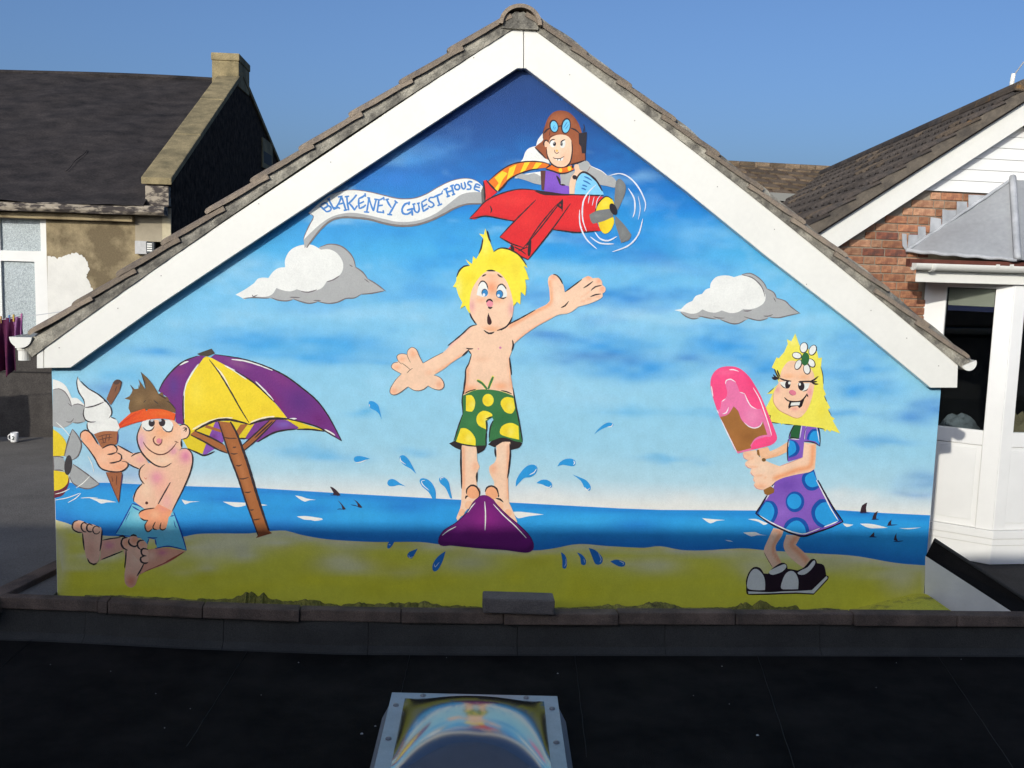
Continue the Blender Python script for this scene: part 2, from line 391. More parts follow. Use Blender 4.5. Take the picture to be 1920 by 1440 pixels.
p.S((30,52,100), 8, '685,488 720,486 765,488|775,537 805,534 832,534|890,582 925,578 970,575|755,668 780,665 815,668|940,700 975,700 1015,695')
p.done(gable, 'painted blue sea with white crests and shark fins')

p = Paint('painted_sand')
sandQ = clipwall(np.vstack([spline(np.array(SAND_T, float), [False]*len(SAND_T), False, 10), np.array([(1780,1250),(1400,1250),(900,1250),(400,1250),(90,1250)], float)]))
sh = [('s', (226, 222, 196), .8, 9, np.array(SAND_T, float)+[0, 3])]
r2 = np.random.RandomState(5)
for i in range(110):
    x = 110+1620*r2.rand(); y = 1015+100*r2.rand()**1.3
    c = [(240,234,190),(232,226,160),(236,226,70),(216,206,50)][r2.choice(4, p=[.36, .26, .2, .18])] if y < 1078 else [(236,226,62),(224,214,54)][r2.randint(2)]
    sh.append(('b', c, .4+.45*r2.rand(), (x, y, 22+46*r2.rand(), 7+13*r2.rand(), 6*r2.rand()-2)))
sh += [('b', (224, 218, 190), .75, (110, 1040, 18, 60)), ('b', (222, 216, 180), .7, (455, 1030, 20, 14)), ('b', (216, 212, 170), .7, (880, 1055, 60, 20)), ('b', (222,216,180), .65, (1690, 1085, 40, 34)), ('b', (220,214,176), .6, (1560, 1060, 90, 16))]
p.poly(sandQ, (228, 222, 74), sh, grid=8)
p.done(gable, 'painted yellow beach')

# ---- clouds
CG, CD = (176, 177, 174), (118, 112, 112)
p = Paint('painted_cloud').view(430,440,6.4)
p.F(CG, '150,762! 280,760 480,760! 560,780 680,795 760,775! 840,800 960,825 1060,800! 1180,825 1300,810 1400,765! 1500,760 1580,715! 1700,705 1860,675! 1760,590 1660,530! 1600,450 1510,385! 1490,280 1420,190 1330,130 1200,110 1090,145! 900,300! 500,600!')
p.F(WHT, '75,720! 200,650 300,580! 340,530 400,515 470,520! 520,450 590,400 670,390! 670,300 720,200 800,145 900,120 1000,125 1100,180! 1200,175 1300,230 1365,340 1350,450 1280,520 1170,560! 1110,640 1000,680 900,680 810,655! 740,680 650,670 565,640! 520,710 440,745 300,745 180,775! 130,745')
p.S(CD, 15, '1090,148 1200,114 1330,133 1430,205 1490,290 1515,385|1440,360 1480,385|1510,385 1600,450 1660,530|1620,530 1680,575|1660,530 1760,590 1880,680|1860,675 1700,705 1580,715|1580,715 1500,760 1400,765 1300,810 1180,825 1060,800|1010,790 1100,790|1060,805 960,825 850,800 770,770|725,750 850,755|760,780 680,795 580,785 505,755|480,762 380,760 280,755 170,765|275,720 290,745 340,720|1170,565 1250,540 1325,490|860,680 950,690 1050,660')
p.done(gable, 'painted white and grey cloud below the banner tail')
p = Paint('painted_cloud').view(1250,490,7.385)
p.F(CG, '190,700! 260,760 360,795 480,770! 600,795 740,805! 850,855 960,865 1040,840 1140,790! 1250,815 1340,810 1420,770! 1540,780 1680,750 1830,720! 1720,630 1640,550 1520,510! 1480,430 1390,380! 1340,290 1250,210 1150,165 1040,180! 900,400!')
p.F(WHT, '105,675! 200,660! 270,590 360,545! 400,480 490,450! 540,390 600,370! 610,300 680,220 780,195 870,200 930,220! 1040,190 1150,205 1260,280 1340,390 1370,500 1340,580 1250,640 1150,665 1060,660! 980,705 880,715 760,680! 680,710 580,700 495,665! 420,715 330,725 240,700! 170,690')
p.S(CD, 16, '1040,182 1150,165 1250,212 1340,295 1390,385|1390,380 1480,430 1520,510|1480,500 1510,560|1520,510 1640,550 1720,630 1850,725|1830,720 1680,752 1540,782 1420,770|1400,790 1290,818 1180,800 1070,765|1340,755 1400,760 1470,735|1090,810 1000,858 900,862 740,805|680,800 580,785 440,755|645,765 720,785 800,785|440,790 350,795 260,760 190,705|1060,685 1120,688 1180,675|1040,188 1180,225 1290,320 1340,410 1358,490')
p.done(gable, 'painted white and grey cloud above the girl')
p = Paint('painted_cloud').view(90,690,5.333)
p.F(WHT, '48,112! 110,130 180,180 240,300! 290,300 370,370! 360,420 230,370! 180,270 110,210 48,215!')
p.F(CG, '48,215! 110,205 170,240 220,310 240,380! 300,360 370,390! 370,540! 250,545! 150,600 48,580!')
p.S(CD, 10, '48,218 110,206 170,240 215,310 240,385|200,350 240,385|240,375 300,358 370,385|180,535 230,540 260,500|250,545 300,550 350,540')
p.done(gable, 'painted cloud at the wall corner behind the ice cream')
# half-hidden airscrew at the left edge of the wall
p = Paint('painted_propeller').view(90,690,5.333)
p.F((110,40,60), '62,1230! 130,1210 180,1150 215,1090! 205,1170 150,1270 62,1300!')
p.F((242,212,44), '52,610! 130,670 185,760 160,880! 52,880!')
p.F((242,212,44), '58,1020! 165,1040! 205,1080 190,1160 130,1210 62,1228!')
p.F((170,172,170), '56,890! 120,890 165,920 165,1020! 60,1022!')
p.F((170,172,170), '245,610! 300,680 335,770 300,880 240,920! 165,880!')
p.F((170,172,170), '250,960! 350,1030 430,1090 515,1160! 420,1205 330,1195 250,1150 215,1080!')
p.E((62,58,60), 203, 970, 38, 100, 6)
p.S((108,100,100), 12, '245,610 300,680 335,770 300,880 240,920|245,610 200,730 165,880|250,960 350,1030 430,1090 515,1160|515,1160 420,1205 330,1195 250,1150 215,1080|52,885 120,885 160,900|60,1022 120,1020 165,1035|52,880 60,1022')
p.S(WHT, 9, '80,540 150,600 220,680|70,1260 150,1240 220,1205|280,1200 350,1150 420,1080|70,1320 200,1295 320,1250|200,1345 280,1300 330,1250|330,1300 400,1295 500,1300|400,880 440,960 460,1040')
p.done(gable, 'painted grey and yellow propeller cut off by the wall edge')

LAYER[0] = 110
# ---- banner
p = Paint('painted_banner').view(560,320,5.333)
bot = '1830,330 1680,335 1560,375 1450,435 1300,505 1150,545 1000,550 850,525 700,485 560,470 440,467 330,495 230,575 140,685 80,770'
p.F(CG, '1830,205! 1720,215 1620,240 1500,330 1380,420 1250,480 1120,505 980,505 850,478 700,443 560,418 450,423 330,458 220,528 120,618 50,690! 60,775! 140,690 230,580 330,498 440,470 560,472 700,488 850,528 1000,552 1150,547 1300,507 1450,437 1560,377 1680,337 1835,330!')
p.F(WHT, '95,425! 200,330 330,235 450,203 560,196 700,213 850,248 1000,281 1150,278 1280,233 1400,163 1530,103 1650,80 1740,88 1800,118 1840,160! 1830,215! 1720,217 1620,242 1500,332 1380,422 1250,482 1120,510 980,510 850,482 700,447 560,422 450,427 330,462 220,532 120,622 52,690! 60,650 100,560 150,455!')
p.S((128,122,118), 22, bot, .5)
p.S((124,108,110), 10, '330,235 450,200 560,193 700,211 850,246 1000,279 1150,276 1280,231 1400,161 1530,101 1650,77 1740,86 1800,116|95,425 150,455 100,560 60,650 48,690')
p.F((110,108,104), '1825,200! 1850,150! 1870,300! 1830,330!')
TB = (72, 136, 204)
for w, t in ((18,'210,350 245,380 282,415|222,345 262,322 288,335 283,362 250,380|250,380 300,352 326,378 312,402 280,412'),(18,'298,282 322,330 355,388|350,388 395,368 412,382|285,290 315,275'),(18,'428,258 405,320 372,372|428,258 450,320 472,395|395,338 455,322|392,265 440,255|350,370 392,372|450,398 490,390'),
 (18,'482,258 488,330 502,398|580,240 540,290 492,335|505,325 540,365 560,398|556,395 588,348|462,262 505,255'),(18,'602,278 600,330 608,382|606,330 655,308|600,280 640,262 668,238|608,380 650,362 672,340|664,225 668,262'),
 (17,'702,275 692,350 680,415|702,275 725,345 748,405|748,405 760,350 776,285|652,412 706,416|755,284 805,292|686,270 715,276'),(18,'802,296 795,350 785,415|795,352 842,345|800,298 852,272|785,413 848,418|848,262 856,298|845,395 850,428'),
 (18,'880,288 900,330 928,372|976,312 945,370 905,438|885,436 935,442|958,298 990,325|868,292 902,284'),(20,'1105,322 1062,335 1034,385 1045,428 1090,435 1128,408|1082,395 1150,380|1132,385 1138,450|1108,308 1100,345'),(18,'1150,335 1160,400 1190,418 1206,385 1196,328|1136,338 1168,330|1182,330 1212,322'),
 (18,'1230,318 1238,365 1248,412|1240,362 1285,335|1228,318 1282,284|1246,408 1300,372'),(17,'1350,268 1315,270 1302,300 1340,322 1352,348 1322,368 1296,352'),(18,'1345,268 1395,245 1440,226|1385,250 1396,300 1410,342|1388,350 1434,332'),(12,'1440,198 1428,232'),
 (19,'1470,180 1482,215 1496,258|1530,150 1540,195 1552,238|1484,216 1542,196|1448,192 1492,172|1512,158 1552,142|1478,264 1514,250|1532,244 1566,232'),(17,'1625,122 1632,168 1652,184 1668,160 1656,112'),(18,'1738,116 1705,108 1690,132 1720,155 1716,184 1678,186'),(17,'1776,128 1762,160 1754,188|1762,160 1812,168|1776,130 1818,150|1754,186 1812,208')):
    p.S(TB, w*1.06, t, .78)
p.ring(TB, 18, 1585, 165, 25, 26)
p.done(gable, 'painted white ribbon banner lettered BLAKENEY GUEST HOUSE')

# ---- red aeroplane and its pilot
p = Paint('painted_aeroplane')
p.view(980,190,8)
p.F(WHT, '-60,925! 0,870 40,760 100,700 200,670! 225,580 300,480! 400,600! 400,930!')
p.view(870,320,5.333)
p.F(WHT, '500,75! 600,35 770,8! 770,80!')
p.F(CG, '500,60! 560,30 640,40 700,25 770,60! 770,142! 700,128 620,98 540,75')
p.view(980,190,8)
p.F(CG, '560,1100! 780,1040! 840,930 960,890 1010,950! 1080,1010 1180,1040 1260,1110! 1340,1130 1400,1190! 1390,1290 1260,1270 1150,1250! 800,1300! 560,1260!')
p.S(WHT, 12, '1000,960 1080,1000 1180,1045 1260,1110')
p.S((150,100,90), 8, '1020,960 990,1020 960,1060')
p.F((98,60,56), '265,1040! 365,1040! 352,1330! 282,1330!')
p.F((134,88,196), '345,1040! 500,1070 560,1120 575,1250! 690,1270! 705,1410! 320,1360!', [p.b((110,66,176), .5, 420, 1330, 120, 60)])
p.S(K, 26, '505,1115 545,1180 562,1255|562,1250 640,1258')
p.F((248,205,170), '780,950! 835,945 855,1025 930,1045! 850,1110 810,1160! 785,1250 775,1400! 700,1390! 700,1250 730,1130 785,1060 770,1000')
p.E(K, 780, 1140, 38, 32, 30)
p.F((134,208,242), '880,1085 940,1085 1060,1150 1160,1260 1215,1400! 775,1400! 800,1220 840,1130', [p.b((96,186,232), .5, 900, 1300, 120, 90)])
p.S(K, 24, '800,1190 830,1120 900,1060 1000,1100 1110,1200 1195,1350')
p.S(K, 34, '890,1055 925,1070')
p.S((44,112,184), 22, '920,1128 975,1150 1035,1188|905,1188 960,1210 1018,1248|890,1255 925,1265 965,1282|880,1303 915,1312 950,1332', .5)
# scarf
p.view(640,0,3)
p.F((240,124,34), '828,1020! 900,958 970,922 1060,910 1140,916 1185,937! 1135,945 1060,955 980,985 930,1020 885,1078! 850,1052!')
p.F((250,214,50), '862,1000! 905,962! 935,975! 905,1015 880,1075! 862,1062! 885,1030!')
p.F((250,214,50), '945,945! 985,925! 965,985! 930,1012!')
p.F((250,214,50), '1030,915! 1060,912! 1035,958! 1005,972!')
p.F((250,214,50), '1095,915! 1130,917! 1100,948! 1072,952!')
p.S(K, 6, '826,1020 900,957 970,921 1060,908 1140,914 1190,937|885,1078 930,1022 980,987 1060,957 1110,950')
# helmet
p.view(980,190,8)
p.F((158,88,54), '308,580 303,480 330,380 380,250 460,165 560,138 680,160 775,240 845,350 882,460! 930,760! 938,890! 850,915 720,950! 560,965! 345,860! 270,780 178,690! 250,630!',
    [p.s_((120,60,40), .6, 40, '320,480 380,260 470,170 560,145 690,165 780,250 850,360'), p.b((178,104,64), .7, 520, 280, 120, 90), p.b((176,100,62), .6, 800, 760, 80, 140)])
p.F(SK, '395,610 420,550 500,508 600,500 685,530 732,600 742,700 735,820 700,930 620,988 520,988 430,935 372,820 358,720', [p.b((246,178,140), .55, 640, 850, 90, 120), p.b((252,220,190), .6, 500, 800, 100, 90)])
p.E((246,196,160), 352, 640, 34, 48)
p.ring(K, 22, 350, 635, 34, 50, 0, 140, 330)
p.S(K, 18, '358,715 370,820 430,935 520,990 620,992 700,935 735,820 742,700 732,600|345,860 270,780 178,690|720,950 860,912 935,885')
p.S((96,50,40), 12, '410,440 400,500 390,520|395,560 420,530 500,500|310,580 305,480 330,380')
p.F((240,118,34), '345,1012! 430,955! 520,1000 640,992 730,960! 765,985 755,1030 660,1070 560,1078 450,1045!')
p.E((252,216,60), 565, 1035, 28, 30); p.E((252,216,60), 700, 1008, 28, 36)
p.S(K, 18, '345,1012 450,1045 560,1082 660,1074 755,1032|345,1005 430,950')
p.S(K, 30, '740,960 755,1010')
for cx, cy, rx, ry, rt in ((468,375,60,88,-10),(648,370,62,108,10)):
    p.E(K, cx, cy, rx+10, ry+12, rt); p.E((118,206,246), cx+3, cy+3, rx-8, ry-8, rt)
p.S((70,140,196), 14, '450,420 475,360|475,425 490,385|610,400 670,310|640,420 690,350', .5)
p.S(K, 18, '310,490 360,430 415,402|715,400 790,430 855,485|530,378 580,368')
p.F((44,40,48), '838,480! 962,462! 956,600! 946,782! 888,782! 875,680! 842,640!')
p.S((44,40,48), 12, '912,340 925,400 932,470|905,400 915,470|940,780 940,900')
p.E(WHT, 452, 640, 44, 52, -10); p.E((236,236,228), 602, 640, 38, 62, 12)
p.E(K, 476, 640, 24, 32); p.E(WHT, 468, 625, 8, 9); p.E((128,128,124), 582, 642, 20, 30); p.E((70,66,68), 578, 650, 9, 14)
p.S(K, 14, '400,640 412,600 445,575 485,572|565,620 595,592 640,572')
p.S((108,70,58), 14, '480,725 482,765 515,782 545,758'); p.E((246,190,90), 512, 742, 16, 18)
p.F(WHT, '470,848! 560,858 610,838! 595,885 565,892 520,888')
p.S(K, 10, '450,842 480,856 560,860 625,822|525,858 525,892|566,855 570,892')
# fuselage
p.view(870,320,5.333)
RD, RDD = (226, 42, 46), (176, 26, 36)
p.F(RD, '195,100! 228,92! 335,212! 210,312!', [p.b((240,70,60), .4, 240, 200, 40, 60)])
p.S(K, 14, '195,105 205,200 210,310|222,95 270,150 330,212|340,205 400,150 430,110')
p.F(RD, '55,478! 130,400 220,305! 380,228 560,188 760,203! 1000,235 1200,245 1395,262! 1330,330 1308,430 1338,540 1372,602! 1250,612 1130,617 1000,602 870,587! 700,545! 500,507 400,492 300,460 200,455 100,488!',
    [p.b((244,66,60), .5, 480, 300, 220, 60), p.b((240,60,54), .5, 1150, 420, 120, 80), p.s_(RDD, .5, 26, '870,575 1000,590 1130,605 1340,585'), p.s_(RDD, .4, 20, '60,478 220,450 380,475 500,500')])
p.F((58,36,40), '700,203! 760,200! 880,215 1000,232 1180,243! 1000,250 860,248 780,240')
p.S(K, 11, '55,476 130,398 220,303 380,226 560,186 760,201|1000,236 1200,244 1395,250|55,482 120,470 220,453 380,482 500,505|870,587 1000,603 1130,617 1340,602|258,350 276,390 264,425')
p.F(RD, '355,665! 500,510! 720,285! 985,283! 1065,330! 640,890! 430,788! 475,745!', [p.b((238,58,54), .5, 640, 480, 120, 120, -45)])
p.F((50,34,38), '988,283! 918,345! 985,395!'); p.E((170,40,44), 962, 345, 9, 14)
p.S(K, 11, '355,665 500,510 720,290|355,665 470,728 592,770|590,772 750,590 985,285|985,285 980,410|920,345 760,540 655,690|640,890 760,740 905,555 1065,328|430,788 530,838 640,890|500,760 570,800 620,838|540,805 590,780 645,762|620,760 660,700')
p.S(K, 26, '660,685 655,770 648,855|470,742 485,775 492,805', .5)
p.F((246,216,44), '1318,410 1350,320 1420,260 1482,290 1502,345! 1445,420! 1492,470! 1500,520 1462,600 1410,632 1368,600 1342,530', [p.b((226,180,30), .6, 1360, 570, 60, 70), p.b((252,232,90), .6, 1410, 330, 40, 40)])
p.S(K, 10, '1308,440 1318,380 1350,315 1420,257 1485,290')
PG = (122, 124, 122)
p.F(PG, '1500,345! 1508,200 1522,105 1558,80 1612,140 1610,225 1562,340 1535,395!', [p.b((150,152,148), .5, 1560, 160, 30, 70)])
p.F(PG, '1252,440! 1330,400 1480,378! 1492,460! 1400,502 1290,532! 1265,500', [p.b((150,152,148), .5, 1330, 450, 60, 20)])
p.F(PG, '1512,450! 1600,540 1672,640! 1650,692 1570,722! 1545,640 1510,520', [p.b((144,146,142), .5, 1590, 620, 30, 50)])
p.E((42,36,44), 1492, 385, 34, 62, -24)
p.S((226,232,240), 15, '1450,50 1560,30 1660,75 1750,180 1812,320 1802,410|1787,480 1740,640 1640,750 1480,812|1330,785 1220,680 1160,540 1155,390|1225,610 1185,480 1190,320 1240,220 1320,140|1640,175 1700,280 1706,400 1685,470|1305,610 1360,680 1440,700 1532,655|1260,660 1360,725 1500,732', .15)
p.S((214,224,238), 8, '1740,255 1760,380 1740,490|1280,350 1300,260|1240,330 1255,240|1318,380 1332,290 1372,240', .3)
p.done(gable, 'painted red aeroplane with a goggled pilot in a striped scarf')
PLANE_TOP = LAYER[0]; LAYER[0] = 110
# ---- beach parasol
p = Paint('painted_parasol').view(290,640,5.333)
PU, YE, BR = (118, 46, 128), (250, 220, 48), (172, 104, 56)
p.F((232,206,40), '270,960! 380,870! 560,800! 900,790! 1330,770! 1700,890! 1420,880! 1180,910! 1030,1005! 870,975! 640,960! 480,1125! 330,1070!')
p.F((140,84,178), '610,800! 660,810! 690,1000! 620,1060! 500,1140! 480,1120! 540,960!', [p.b(PU, .8, 590, 960, 50, 60)])
p.F((124,60,140), '1000,820! 1200,770! 1330,790! 1440,860! 1420,880 1300,890 1180,920 1030,1008! 900,975!', [p.b((130,100,190), .8, 1290, 830, 90, 40)])
p.F((158,206,232), '830,975! 1020,985! 870,1090!')
p.S(K, 14, '330,1070 420,1110 500,1140 600,1100|1030,1005 1180,918 1300,888 1420,878|1420,880 1560,880 1700,900|840,972 920,972')
p.F(BR, '500,860! 520,835! 720,900! 720,930!')
p.F(BR, '860,830! 935,825! 840,950! 800,920!')
p.F(BR, '355,930! 400,895! 700,1035! 730,1120!'); p.S(K, 14, '360,935 500,1005 620,1075 730,1120|400,895 560,960 690,1030')
p.F(BR, '1150,785! 1215,785! 1010,985! 890,1095! 870,1050!', [p.s_((140,80,44), .6, 14, '1180,800 1020,950 880,1080')]); p.S(K, 12, '1215,785 1020,985 890,1095|1150,790 1000,930 870,1045|1180,800 1080,890 1000,965')
p.F(PU, '40,500! 90,400 180,290 290,200 430,145! 470,140! 520,155! 470,200 360,340 300,460 280,600 290,830! 210,820! 210,700! 130,560!', [p.b((92,58,140), .8, 190, 450, 60, 110), p.b((136,52,120), .6, 250, 300, 60, 40)])
p.F(PU, '600,130! 740,150 900,180 1100,245 1300,340 1480,470 1620,590 1720,720 1790,840 1870,995! 1760,930 1640,860 1500,815 1330,775! 1310,745! 1200,610 1000,420 800,290 560,160!',
    [p.b((92,44,126), .8, 1450, 600, 180, 150, 35), p.b((150,90,140), .7, 830, 220, 120, 40, 20), p.b((132,24,104), .7, 1180, 600, 60, 150, -35), p.b((140,56,130), .5, 1250, 370, 160, 50, 30), p.b((110,30,110), .7, 1640, 780, 90, 60, 30)])
p.F(YE, '490,165! 520,150! 570,165! 800,292 1000,425 1200,615 1325,765! 1200,760 1060,785 945,830! 870,800 740,770 620,785 500,835 400,895! 350,890! 300,820! 288,640 290,540 310,440 360,345 430,250', [p.b((240,206,40), .6, 600, 740, 220, 40), p.b((254,232,80), .5, 420, 500, 80, 160), p.b((236,200,44), .5, 1100, 680, 90, 60)])
p.S(WHT, 16, '440,225 380,310 320,420 300,500|300,480 290,620 295,780|700,240 800,295 920,380|1010,400 1100,490 1190,590|770,180 900,195 1040,235 1180,290|1340,775 1420,772|250,240 300,212 340,200|1700,880 1760,910 1805,940')
p.S((252,238,200), 22, '600,250 680,340 760,500|380,880 500,820 640,775 780,765|960,810 1080,770 1200,750')
p.S(K, 12, '545,180 650,320 760,500 850,660 945,815|430,145 290,200 180,290 90,400 40,500|600,130 740,150 900,180 1100,245 1300,340 1480,470 1620,590 1720,720 1790,840 1870,995|1870,995 1760,930 1640,860 1500,815 1330,775 1200,765|800,290 1000,420 1200,610|290,820 285,640 290,540')
p.S(K, 20, '400,895 500,838 620,790 740,782 870,808 945,830|945,832 1060,792 1200,770 1330,778')
p.F((74,66,54), '425,125! 475,105! 570,72! 605,120! 530,150! 450,140!')
p.view(380,780,5.76)
p.F(BR, '170,55! 300,70! 360,180 440,380 500,560 570,800 640,1020 720,1240! 750,1265! 660,1290 575,1318! 595,1290! 540,1120 470,920 380,650 290,420 210,180!',
    [p.s_((130,74,44), .7, 22, '180,80 290,420 380,660 470,930 580,1280'), p.b((110,52,34), .8, 660, 1270, 100, 50), p.b((200,130,80), .6, 430, 600, 30, 300, -18)])
p.S(K, 15, '170,60 215,190 290,425 380,660 470,930 550,1150 600,1290', .5)
p.S(K, 22, '300,60 370,190 445,390 505,570 575,810 645,1030 715,1235', .5)
p.S((88,58,44), 15, '230,225 280,240 370,240|300,400 340,410 380,402|395,675 440,678 500,660|540,1120 580,1118 625,1108|325,335 345,338 365,332|360,530 390,538 425,522|450,820 490,825 525,815|510,1010 530,1015 555,1008')
p.done(gable, 'painted purple and yellow beach parasol on a brown pole')

# ---- boy with ice cream
p = Paint('painted_boy').view(110,900,6.546)
SB = (246, 196, 164)
p.F((238,180,150), '530,735! 640,720 760,705! 800,850! 700,890 600,940 510,990!', [p.b((226,130,160), .7, 620, 800, 70, 50)])
p.S(K, 12, '535,738 640,718 760,704|530,975 640,930 790,870')
p.F(SB, '170,570 190,510 240,492 300,505! 350,530! 430,545! 520,580! 540,640! 520,800 500,960 470,1020 410,1030 355,980 320,860 295,650! 230,640 180,610', [p.b((236,160,130), .5, 400, 850, 60, 120), p.b((240,150,110), .6, 240, 560, 40, 40)])
p.S(K, 15, '295,640 240,640 180,605 170,555 195,508 240,495|350,545 320,520 285,540 280,590 310,630 345,635|420,560 380,538 350,560 350,610 380,635 410,630|295,650 305,760 318,860|535,610 525,760 508,870|355,960 380,1010 430,1032 470,1020')
p.ring(K, 14, 465, 612, 44, 48, 0, 20, 330)
p.F((236,170,138), '1030,860! 1180,840! 1330,830! 1560,870! 1350,1010 1180,1080 1050,1130 960,1180! 990,1000!', [p.b((222,120,150), .8, 1270, 890, 70, 40), p.b((252,214,180), .6, 1140, 930, 60, 60)])
p.S((170,80,60), 12, '1530,890 1400,970 1250,1040 1060,1120|1320,1000 1450,930 1540,880')
p.F((104,196,220), '900,280! 1050,350! 1300,400! 1410,390! 1480,560 1570,860! 1450,835 1330,820 1210,830! 1180,730! 1110,710! 1090,800! 1000,700! 860,680! 700,660! 790,500',
    [p.b((160,216,226), .6, 1000, 430, 150, 90), p.b((70,160,200), .5, 800, 610, 100, 60), p.b((150,210,220), .4, 1300, 560, 120, 120)])
BL = (28, 70, 160)
p.S(BL, 17, '905,285 830,430 760,560 700,660|905,320 950,350 1000,375|900,285 980,310 1050,345|1410,390 1480,570 1530,720 1570,860|1570,862 1450,830 1330,812 1180,840|1090,700 1150,712 1215,705|1110,715 1090,780|1185,720 1200,800|1370,445 1420,432')
p.S(BL, 9, '880,385 850,440 820,510|1415,490 1430,560 1450,590')
p.F(SB, '800,860 830,1000 810,1150 820,1270 880,1320 940,1290 980,1180 1040,1030! 1020,900! 960,810! 850,830!', [p.b((230,124,90), .75, 890, 1240, 80, 90), p.b((254,220,186), .6, 950, 950, 60, 90)])
p.F(SB, '770,760 800,705 860,720! 870,700 910,675 960,690 985,740! 1040,735 1090,790 1080,850! 1110,890 1095,930! 1110,980 1080,1015 1040,1015! 980,980! 860,850! 800,830', [p.b((232,140,90), .7, 930, 740, 60, 50), p.b((236,150,100), .7, 830, 770, 40, 60), p.b((236,150,100), .6, 1030, 790, 50, 40)])
p.S(K, 18, '850,860 800,835 770,780 790,715 850,705|870,720 860,760 890,800 940,815 975,790|965,690 920,672 880,690|1050,740 1000,740 970,770 975,820 1010,855|1100,850 1040,840 1015,870 1030,920 1080,930|1060,930 1010,950 1015,1000 1060,1020 1100,1010|740,690 790,685 820,700')
p.S(K, 14, '830,850 825,960 810,1080|1050,1020 1010,1100 960,1180')
# torso, arm
p.view(200,690,5.333)
p.F(SB, '270,1320 280,1250 360,1160! 330,1080 335,1010! 240,960 160,900! 90,850! 110,770! 250,850! 350,840! 420,950! 640,950! 690,850 780,805 840,840 860,930 840,1020 790,1150 720,1290 650,1440! 640,1480! 440,1460! 370,1400!',
    [p.b((228,120,170), .8, 790, 880, 70, 80), p.b((226,120,170), .7, 500, 1100, 80, 80), p.b((244,170,150), .5, 560, 1180, 90, 120), p.b((252,220,186), .6, 400, 1200, 70, 120), p.b((232,150,170), .4, 600, 1340, 60, 90), p.b((236,150,170), .5, 340, 910, 50, 40)])
p.S(K, 11, '350,840 290,855 245,885|110,770 180,810 265,855|215,955 270,985 330,1010|385,960 340,1000 325,1060 345,1120 380,1160|360,1150 300,1220 272,1300 275,1340|640,1140 560,1280 500,1390|740,805 800,805 850,850 860,940 830,1060 770,1200 700,1340 655,1430|700,840 665,880 655,910')
p.E((92,50,44), 402, 1348, 15, 15); p.S((226,140,120), 8, '375,1090 395,1110 405,1090')
# hand on shorts
p.view(110,900,6.546)
p.F((248,166,122), '985,430! 1000,390 1060,360 1180,340! 1220,290! 1400,380! 1350,460! 1330,560 1300,610 1250,600! 1200,610 1150,595! 1120,630 1070,620 1055,570 1085,500! 1030,490', [p.b((252,196,156), .6, 1180, 420, 70, 60), p.b((226,130,96), .5, 1100, 590, 60, 40), p.b((236,140,150), .5, 1290, 330, 60, 60)])
p.S(K, 13, '985,420 1000,390 1060,360 1180,342|1000,460 1050,492 1100,490|1100,490 1060,550 1075,620 1110,632 1150,595|1190,510 1160,570 1170,600 1210,608|1260,520 1245,590 1280,612 1320,590')
# head
p.view(200,690,5.333)
p.F((250,206,176), '725,590! 770,565 820,590 830,650 800,700 730,715!'); p.S(K, 10, '725,578 780,562 825,600 830,655 800,700 740,712|760,600 800,600 790,640|800,600 770,630')
p.F((250,200,164), '355,540! 480,515! 670,520! 740,580! 745,700! 750,800! 690,860 650,940 560,985 470,960 390,890 330,790 305,690 335,600', [p.b((222,160,200), .8, 345, 740, 45, 100), p.b((244,160,100), .6, 560, 640, 110, 80), p.b((226,140,180), .7, 670, 830, 50, 50), p.b((252,220,190), .6, 560, 920, 110, 40), p.b((244,160,110), .5, 690, 560, 40, 40)])
p.S(K, 13, '350,560 310,660 310,740 350,840 420,920 500,975 580,988 650,950|745,720 750,790')
p.S((98,56,50), 13, '365,735 400,790 460,840 530,865 600,850 660,800 700,745|680,730 720,745')
p.E(WHT, 410, 570, 58, 62, -15); p.E(WHT, 612, 580, 56, 60, 15)
p.E(K, 452, 548, 32, 38); p.E((190,196,200), 455, 522, 16, 14); p.E(K, 556, 545, 33, 38); p.E((190,196,200), 535, 522, 15, 14)
p.S(K, 10, '365,590 400,625 450,620 480,580|555,590 600,635 650,630 665,580')
p.S((110,60,54), 15, '490,680 468,710 480,750 520,772 550,745 555,705'); p.E((232,140,150), 525, 728, 26, 28)
p.F((120,92,58), '240,450! 220,400! 225,360! 235,320! 180,305! 230,280! 250,250! 260,220! 240,170! 280,210! 320,205! 320,165! 335,200! 330,150! 318,110! 360,170! 385,210! 390,150 345,40! 420,110 480,190 520,260! 560,240! 570,280! 610,290! 630,330! 690,410! 690,450! 520,410! 400,420!',
    [p.b((160,128,84), .6, 330, 330, 60, 60), p.b((88,66,44), .6, 520, 380, 120, 40), p.b((156,120,78), .5, 480, 280, 60, 70)])
p.S((66,54,46), 11, '370,345 395,320|470,320 520,360|345,40 375,130 392,205|240,170 270,215|690,410 640,350 600,330|520,260 600,310')
p.F((240,92,34), '70,625! 130,550 240,450! 380,405! 400,430! 420,410! 560,412 690,455! 680,525! 560,505 420,515 250,560!', [p.b((250,124,50), .6, 560, 455, 130, 30), p.s_((206,50,30), .5, 14, '90,605 200,520 340,440'), p.b((220,60,30), .5, 230, 530, 90, 20, -20)])
p.S((214,56,30), 9, '75,622 180,530 300,445|90,615 220,560 400,520')
